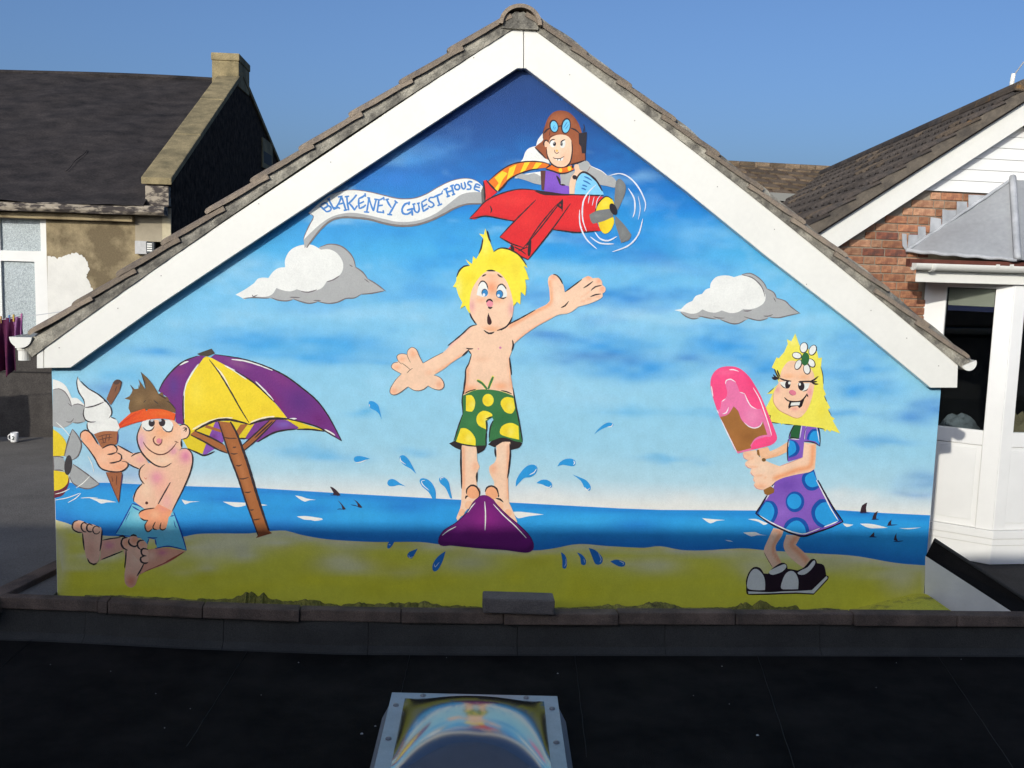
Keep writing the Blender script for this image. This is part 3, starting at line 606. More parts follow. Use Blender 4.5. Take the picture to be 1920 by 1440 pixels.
# ice cream and fist
p.view(90,690,5.333)
p.F((134,88,62), '585,310! 650,150! 690,118 740,140! 720,220 630,370!'); p.S((72,52,48), 12, '650,150 690,118 735,140 715,220|690,180 670,240'); p.E((86,62,54), 690, 140, 34, 24, -20)
p.F(WHT, '300,85! 320,130 380,190 480,240 560,310 620,370 640,430 625,490! 690,520! 720,600! 690,640! 560,640 460,660! 410,620 390,560! 400,540! 360,480 370,400! 355,310 300,220 290,140', [p.b((214,214,206), .6, 460, 540, 80, 14), p.b((216,216,208), .5, 600, 460, 30, 50), p.b((214,214,206), .4, 430, 390, 60, 10)])
p.S(K, 10, '300,85 290,150 310,240 360,320 370,390|330,130 400,200 500,260 580,330 630,400 638,460 610,500|370,395 460,380 560,340|560,320 580,340|365,400 355,460 380,520 430,540 480,535|630,490 680,510|395,545 395,600 430,650')
p.F((168,104,66), '460,660! 560,630 700,632! 690,760! 540,800!'); p.S((96,58,46), 9, '500,690 560,670 640,660|510,720 580,700 650,690|530,750 590,740|540,670 560,750|590,660 570,750|620,660 610,730')
p.F((164,98,62), '580,1040! 740,1040! 710,1345!'); p.S((98,58,46), 9, '580,1040 640,1180 708,1340|745,1050 725,1200 710,1350|640,1080 650,1140|690,1070 685,1170')
p.S((90,60,110), 9, '700,650 695,750|745,1060 730,1180')
p.F((250,186,148), '325,680 335,640 380,620 430,650 480,730 545,800! 600,770 660,765 695,800 690,840! 730,860 735,900! 800,940 800,990 740,1030 640,1035 540,1005 480,920 430,830 360,750', [p.b((246,158,110), .5, 420, 700, 50, 60), p.b((252,206,170), .6, 560, 900, 60, 60), p.b((244,160,116), .5, 720, 990, 60, 30)])
p.S(K, 12, '325,700 330,650 375,620 430,650 500,760|330,720 400,800 470,900 530,1000 640,1035 740,1030 800,980 790,940 740,930|545,805 600,772 660,768 695,810 680,845|595,862 640,858 690,840|690,845 735,870 730,920 690,940|615,948 660,945 720,928')
p.done(gable, 'painted boy in an orange visor holding an ice cream cone')

LAYER[0] = PLANE_TOP
# ---- surfer
p = Paint('painted_surfer')
SKN = (252, 210, 176)
p.view(800,820,6.26)
p.F(SKN, '410,90! 585,100! 595,280 622,340 600,390 585,520 600,600! 600,720! 470,850 365,975! 348,945 400,800 410,600 415,300', [p.s_(SO, .7, 24, '425,120 430,400 425,600'), p.b(SO, .5, 570, 340, 50, 70), p.b((254,226,196), .5, 510, 220, 50, 120)])
p.F(SKN, '815,100! 900,50 990,50! 975,250 955,480 965,760! 1010,860 1062,990! 1040,1012 900,880! 770,720! 690,660! 790,560! 790,520 740,420 735,340 790,300 818,230', [p.s_(SO, .7, 24, '965,100 955,400 955,700'), p.b(SO, .55, 780, 370, 50, 70), p.b((254,226,196), .5, 880, 220, 50, 120)])
p.E((248,176,128), 548, 640, 80, 78); p.E((248,176,128), 765, 650, 76, 80)
p.E((250,196,156), 490, 790, 40, 50, 30); p.E((250,196,156), 860, 800, 40, 50, -30); p.E((250,192,150), 410, 880, 34, 44, 30); p.E((250,192,150), 960, 880, 36, 44, -40)
p.S(K, 16, '402,130 400,300 408,450 410,600|592,405 586,460 590,525|975,70 980,200 960,400 945,480|800,120 805,180 812,230|470,665 470,610 520,562 580,575 620,640 615,690|685,640 705,590 760,568 820,600 845,680|840,700 845,670|455,720 465,690 488,690|810,715 860,725 900,760')
p.F((112, 26, 112), '625,685 550,755 480,870 360,990 200,1090 140,1180 140,1250 200,1275 290,1268 600,1300 900,1320 1160,1352 1240,1325 1255,1250 1200,1150 1080,1030 950,920 830,800 770,720 700,678', [p.b((146,36,132), .7, 690, 950, 160, 160), p.s_((70,14,80), .7, 36, '150,1230 300,1255 700,1300 1150,1335 1240,1270'), p.b((132,40,130), .5, 400, 1090, 120, 60, -30)])
p.S(WHT, 13, '680,750 690,900 684,1090|780,780 900,910 1040,1040 1170,1180|180,1150 250,1095 345,1045|480,880 520,820 570,765')
p.S((70,16,78), 12, '620,690 545,760 470,880 350,995 200,1092 140,1185|775,720 835,800 955,920 1085,1030 1205,1150 1258,1255')
# torso and left arm
p.view(720,600,7.111)
p.F(SKN, '1250,55! 1150,90 1050,180 930,280 800,420 660,490 520,575! 470,480 430,390 370,365 320,400 310,460! 260,450 200,455 170,490 190,550! 130,570 100,610 120,650 230,715! 150,800 85,920 85,970 130,995 200,970 320,885! 390,930 460,940 530,920 585,875! 650,910 740,930 795,890 790,820 740,760 660,735! 800,650 900,570 1040,480! 1120,400! 1160,460 1140,550 1090,660 1080,800 1055,1000! 1300,960! 1725,1020! 1715,900 1690,740 1670,500! 1700,420 1725,330! 1900,60! 1600,20!',
    [p.s_((244,160,110), .6, 26, '700,690 850,600 1030,470'), p.s_((228,150,170), .6, 16, '800,400 930,290 1060,180 1150,95'), p.s_((242,156,108), .65, 34, '1115,650 1100,800 1085,960'), p.s_((242,156,108), .6, 30, '1680,500 1690,700 1710,900'), p.b((244,160,110), .75, 1160, 920, 110, 60), p.b((244,160,110), .75, 1560, 880, 110, 60),
     p.b((246,166,120), .7, 390, 450, 50, 60), p.b((246,166,120), .7, 240, 520, 50, 40), p.b((246,166,120), .7, 170, 630, 50, 40), p.b((246,160,116), .7, 130, 950, 60, 50), p.b((246,164,120), .7, 740, 860, 50, 60), p.b((244,166,120), .4, 600, 700, 60, 40), p.b((246,180,140), .4, 1300, 520, 120, 40)])
p.S(K, 15, '1240,62 1150,88 1050,180 930,280 850,340|1040,482 1090,435 1130,395|1095,375 1140,385 1190,380|1125,400 1165,460|1165,460 1130,580 1090,660 1085,800 1060,990|1710,265 1722,330 1700,410|1670,500 1685,620 1700,730|1330,135 1380,170 1430,180 1470,155', .4)
p.S((86,58,56), 8, '520,575 470,480 430,390 370,362 320,400 308,460 330,520 355,565|310,462 260,448 200,455 170,490 195,550 240,590|190,565 130,570 98,615 120,655 235,718|235,570 290,610 350,660|230,720 150,805 82,920 85,975 130,998 200,975 320,888|325,890 390,932 460,942 530,922 585,878|585,875 650,912 740,932 798,890 790,820 740,760 665,735|305,710 340,670 385,640|520,575 660,495 790,430', .5)
p.E((220,130,170), 1550, 368, 16, 16); p.E((232,150,160), 1258, 383, 10, 10)
# right arm
p.view(940,490,8.473)
p.F(SKN, '-30,1120! 110,1005 300,905 540,770 720,680 770,620! 760,450 738,320 758,240 830,205 900,240 960,330 990,400 1005,490! 1100,420 1280,280 1380,232 1450,270! 1540,262 1592,310 1602,375! 1652,420 1645,480 1602,512! 1608,560 1540,610 1400,670 1220,720! 1130,790 1040,830 900,850 750,930 550,1040 350,1180 210,1300! 170,1260 100,1250 -30,1250!',
    [p.s_((246,158,104), .75, 34, '140,1030 320,925 560,790 740,700 790,620 780,450 770,320'), p.b((244,160,120), .7, 820, 250, 60, 60), p.s_((244,160,120), .6, 26, '240,1260 400,1130 600,1010 800,900'), p.b((244,150,110), .7, 1390, 260, 70, 40), p.b((244,150,110), .7, 1550, 310, 50, 50), p.b((244,150,110), .7, 1600, 440, 50, 60), p.s_((242,160,120), .5, 14, '1270,640 1400,590 1560,560'), p.s_((242,160,120), .4, 12, '1280,560 1400,480'), p.b((254,226,198), .5, 900, 600, 60, 160)])
p.S(K, 17, '820,205 880,222 940,290 970,360|1008,488 1100,420 1280,285|1300,425 1380,375 1455,315|1420,465 1490,405 1590,382|1410,565 1490,530 1585,518|945,735 1010,705 1070,630|0,1095 110,1005 300,905 540,770|172,1245 190,1320 172,1410')
# shorts
p.view(830,690,8)
GN, YL = (58, 122, 70), (250, 228, 56)
p.S((250,232,110), 46, '515,175 590,225 655,310|760,115 725,205 685,305', .6)
p.S((248,236,130), 14, '320,410 420,355 530,318|680,325 800,340 940,370 1050,415')
p.F((46,38,40), '95,1130! 175,1090! 290,1145! 272,1228! 180,1190'); p.F((46,38,40), '495,1150! 658,1150! 620,1230 522,1285!'); p.F((46,38,40), '680,1145! 760,1075 900,1035 1000,1050! 1192,1120! 1150,1190 1020,1228! 1012,1105! 900,1108 800,1168! 782,1188')
p.F(GN, '310,410! 420,355 520,325 680,320 860,345 1052,412! 1110,600 1150,830 1197,1112! 1100,1100 900,1040 692,1108! 700,980 762,780! 742,738! 662,785! 658,960! 652,1162! 500,1162 280,1142 180,1092! 230,900 300,690! 292,560 302,440', [p.b((44,104,58), .5, 900, 760, 160, 120), p.b((70,136,80), .5, 420, 800, 120, 90)])
for q in ('350,412! 430,405 482,480 482,570 440,652 348,640!','740,690 680,652 600,640 530,690 505,770 540,860 650,917! 640,790! 742,722!','270,905! 340,900 430,960 490,1060 492,1160! 300,1132 200,1102!','855,960 880,880 960,830 1050,825 1135,870! 1147,1072! 1000,1040 880,1000','868,540 890,470 960,432 1060,450! 1085,600! 1050,670 1000,682 930,650'):
    c = np.mean(parse(q)[0], 0); p.F(YL, q, [p.b((246,204,30), .6, c[0]-40, c[1], 60, 90), p.b((252,240,120), .6, c[0]+30, c[1]+20, 50, 60)])
p.E(YL, 680, 480, 84, 94, 0, [p.b((246,204,30), .6, 640, 480, 50, 70), p.b((214,226,110), .5, 740, 440, 30, 40)])
p.S(GN, 34, '515,185 590,228 665,315|757,130 722,210 682,315', .7)
p.S(K, 15, '345,0 340,120 310,330|330,380 400,345 500,318|310,330 290,480 302,640 300,700|300,690 240,860 190,1020 165,1095|655,790 662,860 655,960|645,765 740,725|655,960 648,1080 652,1160|760,780 715,880 695,1050|1050,290 1100,580 1145,800 1195,1090|870,335 960,355 1040,390|170,1092 300,1145 500,1170 650,1160')
# head
p.view(840,420,6.545)
p.F((252,234,66), '60,770! 100,700 105,640 150,560 210,512 270,510! 212,430! 265,470! 295,490! 308,395! 345,430! 380,370! 410,290 435,180! 382,118! 440,130! 458,55! 475,120! 510,210 540,290 560,340! 620,305 700,300 790,330 870,380 940,470 975,540! 925,510! 960,580 992,680! 945,682! 958,780 947,882! 895,832! 890,900 885,988! 845,952! 805,1008! 770,900! 300,900! 268,1105! 232,1050! 210,1000! 148,1040! 175,960! 130,880 100,780!',
    [p.b((250,222,40), .7, 620, 440, 200, 90), p.b((250,222,40), .7, 260, 650, 90, 90), p.b((252,244,130), .7, 130, 780, 40, 120), p.b((246,214,50), .5, 830, 560, 70, 120), p.b((252,244,120), .6, 460, 250, 40, 130)])
p.F(SKN, '275,1090 265,980 280,850 320,750 390,650 460,590 540,575 630,600 710,690 760,800 790,920 802,1020 785,1140 730,1240 650,1300 560,1318 450,1290 350,1220', [p.b((244,150,100), .8, 535, 780, 90, 110), p.b((246,170,120), .6, 400, 930, 70, 40), p.b((246,170,120), .6, 620, 930, 70, 40), p.b((232,150,160), .7, 295, 1010, 40, 90), p.b((232,150,160), .7, 775, 1040, 40, 90), p.b((246,166,110), .7, 530, 1290, 140, 40), p.b((244,170,120), .4, 540, 640, 120, 40)])
p.S(K, 16, '265,1090 290,1150 345,1230|785,1140 755,1210 700,1270 600,1308|555,345 620,302 700,298 790,328 880,390 960,505|430,180 405,300 375,370|480,80 500,170 520,220|105,650 140,570 200,518 265,510|470,575 530,570 580,578|450,1310 500,1342 560,1325')
p.S(K, 14, '418,645 440,630 470,618|605,612 635,640 668,655')
p.F(WHT, '350,870! 375,760 410,705 460,720 485,790 490,870 440,895'); p.F(WHT, '590,880! 605,790 650,745 690,760 715,810 720,890 660,910')
p.E((60,70,80), 450, 842, 40, 48); p.E((54,140,200), 452, 848, 34, 42); p.E((232,240,246), 440, 868, 16, 18)
p.E((60,70,80), 632, 858, 44, 50); p.E((54,140,200), 632, 860, 37, 43); p.E((232,240,246), 618, 878, 17, 18)
p.S(K, 13, '372,760 400,710 440,702 475,740 490,800|600,800 620,755 665,738 705,780 712,800|630,905 680,912 715,895')
p.E((240,150,160), 512, 975, 42, 44); p.S(K, 18, '470,962 485,935 520,928 550,955|490,1015 515,1032 545,1018')
p.F((64,32,36), '495,1090! 510,1130 535,1190 530,1225 505,1238 482,1215 480,1150')
p.done(gable, 'painted surfer boy in green spotted shorts on a purple board')

LAYER[0] = 110
# ---- girl with ice lolly
p = Paint('painted_girl').view(1380,900,6.26)
p.F(SKN, '440,560! 555,590! 540,650 470,760 470,830 540,980! 430,1030! 330,860 330,800 400,640', [p.s_(SO, .8, 26, '520,620 440,770 440,850 510,960'), p.b((238,130,90), .5, 490, 590, 50, 30)])
p.F(SKN, '590,640! 760,650! 740,690 700,760! 800,850 870,930! 790,1030! 680,950 580,840 555,750', [p.s_(SO, .85, 40, '700,680 650,760 740,850 840,960')])
p.S((112,66,62), 7, '328,850 370,930 425,1020')
p.F((36,18,34), '120,1250! 115,1180 150,1080 210,1020 280,1030 325,1095! 375,1100! 420,1040 530,970 590,985 605,1040! 650,1045! 720,1060! 800,1020 880,930 930,930 950,975! 1030,1000 1058,1120! 1085,1130 1075,1170 910,1345! 700,1335 400,1345 140,1345 118,1310')
WS = (226, 226, 222)
p.F(WS, '135,1270 135,1170 170,1080 215,1042 265,1055 320,1120 340,1200 338,1290! 240,1292'); p.F(WS, '528,1270 550,1160 590,1090 645,1065 695,1090 730,1170 728,1280! 620,1282')
p.F(WS, '385,1090 400,1060 500,1010 570,985 590,1020 540,1075 430,1112'); p.F(WS, '722,1085 780,1050 840,1020 900,950 925,945 925,985 870,1060 800,1108 740,1108')
p.F(WS, '140,1305! 400,1315 560,1305 730,1300 890,1290! 1060,1125! 1075,1150! 910,1330! 700,1318! 400,1328! 145,1335!')
p.S((36,18,34), 10, '130,1295 400,1305 560,1292 890,1285')
# back arm and legs done; dress
p.view(1370,760,7.2)
p.F((250,196,152), '360,590! 500,560! 530,620! 640,570 770,490! 770,620! 650,680 500,720 420,740!', [p.b(SO, .5, 560, 690, 120, 24, -20), p.b((254,222,190), .6, 600, 610, 120, 24, -25)])
VI, BD, BB = (136, 94, 190), (26, 84, 168), (44, 160, 226)
p.view(1380,900,6.26)
p.F(VI, '440,60! 470,-10! 746,-95! 911,-130! 950,0! 1050,180 1150,350 1250,485! 1100,560 950,610 790,655! 650,630 500,565 380,500 230,390! 300,280 370,160 440,60', [p.b((106,66,170), .6, 600, 60, 150, 90), p.b((156,112,200), .5, 520, 380, 120, 90), p.b((150,100,196), .5, 900, 200, 100, 90)])
p.F(BD, '355,240! 430,250 480,310 492,380 470,450 435,505! 330,445! 235,390! 300,290!'); p.F(BB, '345,258! 400,265 440,320 448,380 425,450 395,490! 300,430! 260,392!')
p.E(BD, 690, 255, 110, 122, 0); p.E(BB, 682, 250, 84, 90, 0)
p.F(BD, '768,0 782,-60 830,-105! 915,-120! 950,0! 985,75! 920,120 840,115 790,60'); p.F(BB, '806,0 828,-60 905,-100! 945,0! 968,62! 900,85 840,65')
p.F(BD, '1045,225! 980,225 910,290 880,370 900,460 950,530 1010,560! 1245,480! 1150,345!'); p.F(BB, '1060,258! 1000,270 940,330 925,400 960,480 1050,540! 1200,485! 1120,350!')
p.F(BD, '550,575! 580,500 640,450 710,435 790,460 840,520 862,600! 780,645! 640,622!'); p.F(BB, '575,580! 620,520 680,480 740,480 800,540 822,615! 780,635! 650,618!')
p.S(WHT, 14, '275,415 400,490 540,560 650,605 780,632 870,610 980,565|1030,550 1120,515 1190,485|940,0 1040,190 1110,330 1200,475|445,60 390,160 350,230')
p.S((34,22,38), 20, '228,390 380,500 500,562 650,625 790,658 950,610 1110,555 1255,487|960,0 1050,170 1150,340 1255,487|228,392 300,285 360,180|420,70 460,0', .6)
p.view(1370,760,7.2)
p.F(VI, '960,180! 1060,175 1130,220 1180,300 1205,430 1205,550! 1140,510 990,490! 985,560! 975,700! 880,730! 770,760! 765,600! 775,460! 830,300!', [p.b((110,66,172), .5, 850, 700, 90, 40)])
p.F((44,100,58), '800,430! 820,340 870,250 930,190! 965,200! 940,320 920,450! 780,450!')
p.F(BD, '790,465! 870,480 920,540 930,600 890,670 780,710! 770,600!'); p.F(BB, '790,470! 850,490 880,560 870,630 780,690! 775,600!')
p.F(BD, '1180,320! 1100,320 1040,390 1025,460! 1140,480! 1200,540! 1205,430!'); p.F(BB, '1180,345! 1110,350 1065,410 1055,470! 1140,485! 1195,535! 1198,430!')
p.S(K, 13, '775,455 765,600 768,750|780,440 810,350 870,250 930,185|960,182 1060,175 1140,225 1190,330 1205,440 1203,550|990,490 1080,492 1150,515 1203,552|800,430 860,440 920,448')
p.S(WHT, 10, '815,450 870,455 925,462|972,215 950,320 932,440|1075,240 1020,290 1000,370 995,460|1155,280 1175,380 1195,500|785,480 778,560')
p.S((60,44,100), 8, '1075,240 1030,280 1000,350 988,460')
# front arm and hands
p.F(SKN, '990,500! 1150,520! 1150,640 1135,850! 1060,900 900,930 700,980 600,1030! 540,1090 430,1140 340,1120 310,1070 330,1040! 300,1010 310,960! 260,910 280,850! 200,820 195,770 240,740! 165,690 170,630! 340,600! 380,690! 480,750 600,800 660,820! 800,770 970,700!',
    [p.s_((246,158,100), .85, 44, '1110,540 1100,720 1060,830 900,870 740,930 600,980'), p.b((246,160,110), .6, 400, 1090, 90, 40), p.s_((244,164,120), .6, 14, '250,840 330,830 400,850'), p.s_((244,164,120), .6, 14, '320,960 400,950 470,970'), p.s_((244,164,120), .6, 14, '200,740 290,720'), p.b((246,168,120), .5, 230, 660, 70, 50), p.b((254,228,200), .5, 430, 850, 120, 80)])
p.S((222,140,140), 9, '165,650 180,710 240,745|195,790 225,835 290,860|265,900 290,940 320,960|305,980 320,1040|312,1070 350,1120 440,1140|660,820 800,770 960,705')
p.F((152,104,50), '440,1140! 540,1090! 590,1130! 580,1180! 500,1215! 455,1195!'); p.F((152,104,50), '350,600! 380,600! 395,700! 355,660!'); p.E((128,92,48), 445, 735, 28, 24)
# hair and face
p.view(1310,620,6)
p.F((246,234,92), '1085,30! 1110,100! 1135,170! 1200,200! 1330,230! 1345,310! 1385,300! 1375,400! 1400,560 1400,650! 1430,715! 1410,740! 1480,870! 1455,880! 1485,960! 1530,990! 1505,1010! 1590,1155! 1490,1120! 1480,1140! 1440,1110! 1420,1135! 1390,1100! 1340,1090! 1100,1060! 1050,1060! 940,1045! 930,1060! 920,1040! 800,1030! 745,880! 790,800! 830,710! 765,710! 850,640! 900,590! 870,500! 850,430! 820,415! 850,350! 875,300! 900,310! 960,240! 1000,150! 990,95! 1040,120!',
    [p.b((250,242,140), .6, 1050, 120, 60, 60), p.b((240,222,66), .5, 1380, 900, 60, 120), p.b((238,220,70), .5, 850, 930, 60, 60)])
p.S(K, 7, '1370,400 1395,500 1400,600|1410,730 1440,800|1455,890 1490,950|800,1028 900,1042|960,1050 1060,1058|1340,1090 1420,1110|780,950 805,955 795,1000|850,640 780,700')
p.F((252,206,170), '1000,350 1080,340 1200,370 1270,440 1300,520 1295,640 1270,760 1230,870 1170,950 1110,980 1000,945 900,890 840,800 840,700 880,620 905,560 930,450', [p.b((248,170,110), .6, 1010, 510, 90, 30), p.b((248,170,110), .6, 1180, 520, 70, 30), p.b((236,140,150), .8, 885, 665, 28, 40), p.b((236,140,150), .75, 1250, 690, 36, 60), p.b((248,176,130), .6, 1220, 850, 60, 100), p.b((236,140,140), .7, 1080, 880, 50, 24)])
p.S((214,150,110), 8, '840,700 840,800 900,890 1000,945 1100,985 1170,955')
p.F(WHT, '905,580! 980,570 1035,590! 1010,645 960,640'); p.F(WHT, '1110,590! 1180,590 1250,590! 1220,660 1170,680 1130,640')
p.E(K, 1000, 605, 30, 46, 8); p.E(K, 1152, 622, 36, 52, -6); p.E(WHT, 1018, 588, 13, 16); p.E(WHT, 1136, 602, 12, 16)
p.S(K, 14, '900,530 960,555 1040,568|1120,572 1200,570 1290,570|905,545 870,535 820,520|905,530 880,500 850,430|915,525 890,470 880,440|900,535 860,520 835,490|880,545 850,545 820,530|1240,575 1300,550 1345,510|1250,580 1300,575 1330,570|1270,585 1310,600 1345,600')
p.S(K, 7, '920,605 950,635 990,650|1170,680 1210,670 1225,650')
p.E((232,130,150), 1055, 697, 42, 30, 20); p.S((150,80,90), 6, '1015,690 1030,715 1060,730')
p.S((34,18,26), 18, '962,748 1000,785 1080,800 1150,790 1200,740 1218,705|1215,710 1228,745')
p.F((34,18,26), '1020,800! 1100,800 1160,790! 1190,760! 1160,850! 1130,870! 1110,845! 1040,855! 1010,880! 1005,850!'); p.F(WHT, '1040,808! 1140,802! 1130,838! 1030,842!')
for cx, cy, rx, ry, rt in ((1178,180,42,58,10),(1285,210,38,60,25),(1095,275,52,34,15),(1110,385,32,58,25),(1270,365,34,52,-35),(1215,440,36,56,-10)):
    cx = 1197+(cx-1197)*.93; cy = 318+(cy-318)*.93; p.E((44,30,44), cx+2, cy+2, rx*.92+9, ry*.92+9, rt); p.E(WHT, cx, cy, rx*.92, ry*.92, rt)
p.E((52,110,62), 1197, 318, 45, 74, 8)
# lolly
p.F((255, 84, 138), '130,600 150,500 220,425 330,400 450,420 560,510 640,630 700,740 780,930 840,1080 880,1200 860,1250 800,1290 640,1330 590,1340! 440,1380! 400,1330! 230,960 200,880 150,720', [p.b((240,50,110), .4, 600, 600, 60, 200, -25), p.b((255,120,160), .5, 300, 470, 120, 40)])
p.F((242, 124, 172), '300,600 310,560 360,545 420,590 460,690! 510,710! 550,790 590,850 640,880 700,880! 760,1010 800,1110! 810,1190 760,1190! 640,1230 590,1290! 590,1345! 440,1375! 400,1320! 230,960 200,890! 240,880 250,790! 300,760 320,700', [p.b((250,160,196), .5, 600, 960, 90, 100)])
p.F((168, 112, 58), '240,970! 330,940 390,850! 440,900 480,1000 540,1060 620,1095 690,1070 720,1020! 770,1170! 700,1180 630,1215 580,1290! 590,1320! 440,1360! 400,1320!', [p.b((146,94,46), .5, 560, 1200, 120, 80), p.b((190,124,70), .5, 400, 1230, 60, 120, -25)])
p.S((250,240,244), 12, '300,600 308,560 360,545 415,580|460,690 515,708|515,708 550,790 590,850 650,882|300,765 260,795|610,640 680,760 740,920 790,1070 820,1180|340,440 390,438 450,458|265,935 310,920 335,860|510,1030 560,1075 630,1095 690,1070 715,1025|250,1000 330,1170 425,1360|140,620 160,740|200,890 225,930')
p.done(gable, 'painted girl in a purple spotted dress holding a pink ice lolly')

LAYER[0] = 110
# ---- water drops, each its own dab of paint
DB, DL = (44, 156, 222), (38, 120, 200)
drops = [((640,740,6.857), DB, 11, WHT, [('350,120 360,85 410,85 470,130 495,210 522,320! 480,240 430,200 370,170','360,120 365,155'),('160,830 180,795 240,788 300,800 370,822! 320,835 250,865 180,862','185,875 250,865 325,835'),
  ('745,820 760,785 810,780 870,840 920,930 965,1020! 890,950 800,900','755,800 765,850 830,895'),('590,1140 610,1095 660,1082 710,1105 750,1135 830,1180! 740,1160 680,1175 620,1175',''),
  ('1005,1110 1030,1075 1090,1080 1160,1130 1210,1230 1215,1335! 1170,1335! 1120,1250 1040,1180','1075,1100 1030,1110 1050,1160 1130,1230'),('1255,1090 1280,1055 1330,1065 1380,1120 1400,1220 1425,1335! 1400,1330! 1340,1200 1275,1140','1280,1100 1280,1065 1320,1070')]),
 ((940,760,8), DB, 14, WHT, [('1390,435! 1450,360 1530,290 1610,255 1680,280 1660,320 1580,325 1480,370','1590,322 1650,315 1670,275'),('840,915! 880,850 960,805 1060,800 1115,850 1090,910 1000,905 920,890','1080,830 1100,860 1080,890'),
  ('215,1220! 225,1120 300,990 400,900 490,890 540,940 510,1030 420,1080 340,1090','420,1040 490,1005 525,950'),('525,1165! 590,1120 680,1115 750,1160 760,1220 710,1240 630,1190','650,1212 720,1232 748,1195'),('1065,1035! 1180,1080 1280,1130 1340,1220 1320,1280 1250,1240 1190,1130','1250,1225 1285,1270 1325,1240')]),
 ((700,960,3.84), DL, 6, (200,216,230), [('100,255 105,225 130,200 155,205! 140,235 115,262','110,235 125,235'),('245,320 255,290 320,262! 300,300 275,335','255,310 262,328 285,320'),('425,410 430,370 465,320 520,280! 500,350 465,415 440,428','440,375 445,395 475,360'),
  ('1350,288! 1380,310 1395,360 1385,405 1362,400 1360,350','1385,335 1388,370 1375,392'),('1465,290! 1500,305 1530,345 1525,380 1495,375 1490,330','1515,335 1522,365'),('1550,258! 1600,275 1650,330 1640,372 1600,375 1570,310','1620,295 1640,340 1630,362'),('1705,355! 1750,342 1810,360 1805,390 1765,390','1770,352 1800,365 1795,380')])]
for v, c, w, wc, items in drops:
    for q, h in items:
        p = Paint('painted_drop').view(*v).F(c, q)
        if h: p.S(wc, w, h)
        p.done(gable)
# ------------------------------------------------------------------ trim and roof of the mural house
UPVC = material('white_upvc', (0.775, 0.762, 0.69), rough=0.38, spec=0.4, var=0.05, scale=2.5, fine=0.02, fscale=40, bump=0.03, bscale=12)
MORTAR = material('verge_mortar', (0.36, 0.335, 0.27), rough=0.95, color2=(0.12, 0.112, 0.095), scale=9, detail=9, contrast=(.38, .62), bump=0.7, bscale=55, fine=.25, fscale=120)
TILE = material('concrete_tile', (0.27, 0.215, 0.155), rough=0.92, color2=(0.17, 0.14, 0.115), scale=14, bump=0.5, bscale=90, rand=0.22, fine=.2, fscale=160)
WALLGREY = material('grey_render', (0.35, 0.34, 0.32), rough=0.9, var=.3, scale=4, bump=.3)
A3 = lambda p: np.array(p, float)
DEP = 1.85
MB().box((0.01, 0.012, -0.14), (5.19, DEP, 1.36)).build('side_walls', WALLGREY, house)
yF = -OVER
def PF(x, y, Y=yF): return onY(x, y, Y)
lb = [PF(*q) for q in ((981.3,42),(800,160),(640,269),(480,376),(320,483),(200,567),(82.6,651),(82.6,690),(132,689.5),(280,584),(435,480.5),(600,371),(783,250.5),(970,128),(981.3,128))]
rb = [PF(*q) for q in ((982.7,42),(1130,150),(1280,267),(1415,372),(1548,479),(1675,583),(1796.5,684),(1795,727),(1745,727),(1600,607),(1437,480.5),(1280,353),(1130,238),(986,128),(982.7,128))]
for nm, pts in (('bargeboard', lb), ('bargeboard', rb)):
    MB().prism(pts, (0, OVER+0.014, 0)).build(nm, UPVC, house, bevel=0.002, seg=1)
MB().prism([PF(*q, yF+0.002) for q in ((69,661),(81.6,652),(81.6,690.5),(69,690.5))], (0, 0.5, 0)).build('eaves_box_end', UPVC, house, bevel=0.002, seg=1)
# screw heads on the boards
scr = material('screw_cap', (0.36, 0.33, 0.30), rough=.5)
for q in ((888,108),(812,126),(715,196),(620,304),(485,382),(302,517),(221,578),(111,652),(1068,140),(1190,226),(1345,350),(1452,430),(1512,533),(1633,582),(1700,634),(1760,686)):
    c = PF(*q, yF-0.001); MB().tube([c, c+A3((0,-.0015,0))], .0035, 8).build('screw', scr, house)
# mortar bedding between board and tiles, both slopes
def slope_frame(a, b):
    s = b-a; s = s/np.linalg.norm(s); n = np.array([-s[2], 0, s[0]]); 
    return s, (n if n[2] > 0 else -n)
def mortar(a, b, h, name, bow=0.026):
    s, n = slope_frame(a, b); L = np.linalg.norm(b-a); N = 90; v = []; f = []
    r = np.random.RandomState(3 if a[0] < b[0] else 9)
    prof = [(0.0, 0.0), (0.0, 0.35), (0.0, 0.7), (0.02, 1.0)]
    for i in range(N+1):
        t = i/N*L; w = 0.004*math.sin(t*9)+0.003*math.sin(t*23+1); bw = n*(bow*4*(i/N)*(1-i/N)-.004)
        for k, (dy, hh) in enumerate(prof):
            v.append(a+bw+s*t+n*(hh*(h+w))+A3((0, dy-0.012+0.006*r.rand()-(0.004 if k == 1 else 0), 0)))
        v.append(a+bw+s*t+n*h+A3((0, .12, 0))); v.append(a+bw+s*t+A3((0, .12, 0)))
    m_ = len(prof)+2
    for i in range(N):
        for k in range(m_-1): f.append((i*m_+k, (i+1)*m_+k, (i+1)*m_+k+1, i*m_+k+1))
    f += [list(range(m_)), list(range(N*m_, N*m_+m_))]
    return obj(name, fixn(mesh(name, v, f)), MORTAR, house)
la, lbp = PF(60, 668), PF(979, 42)
ra, rbp = PF(1806, 692), PF(985, 42)
mortar(la, lbp, 0.082, 'verge_mortar'); mortar(ra, rbp, 0.082, 'verge_mortar')
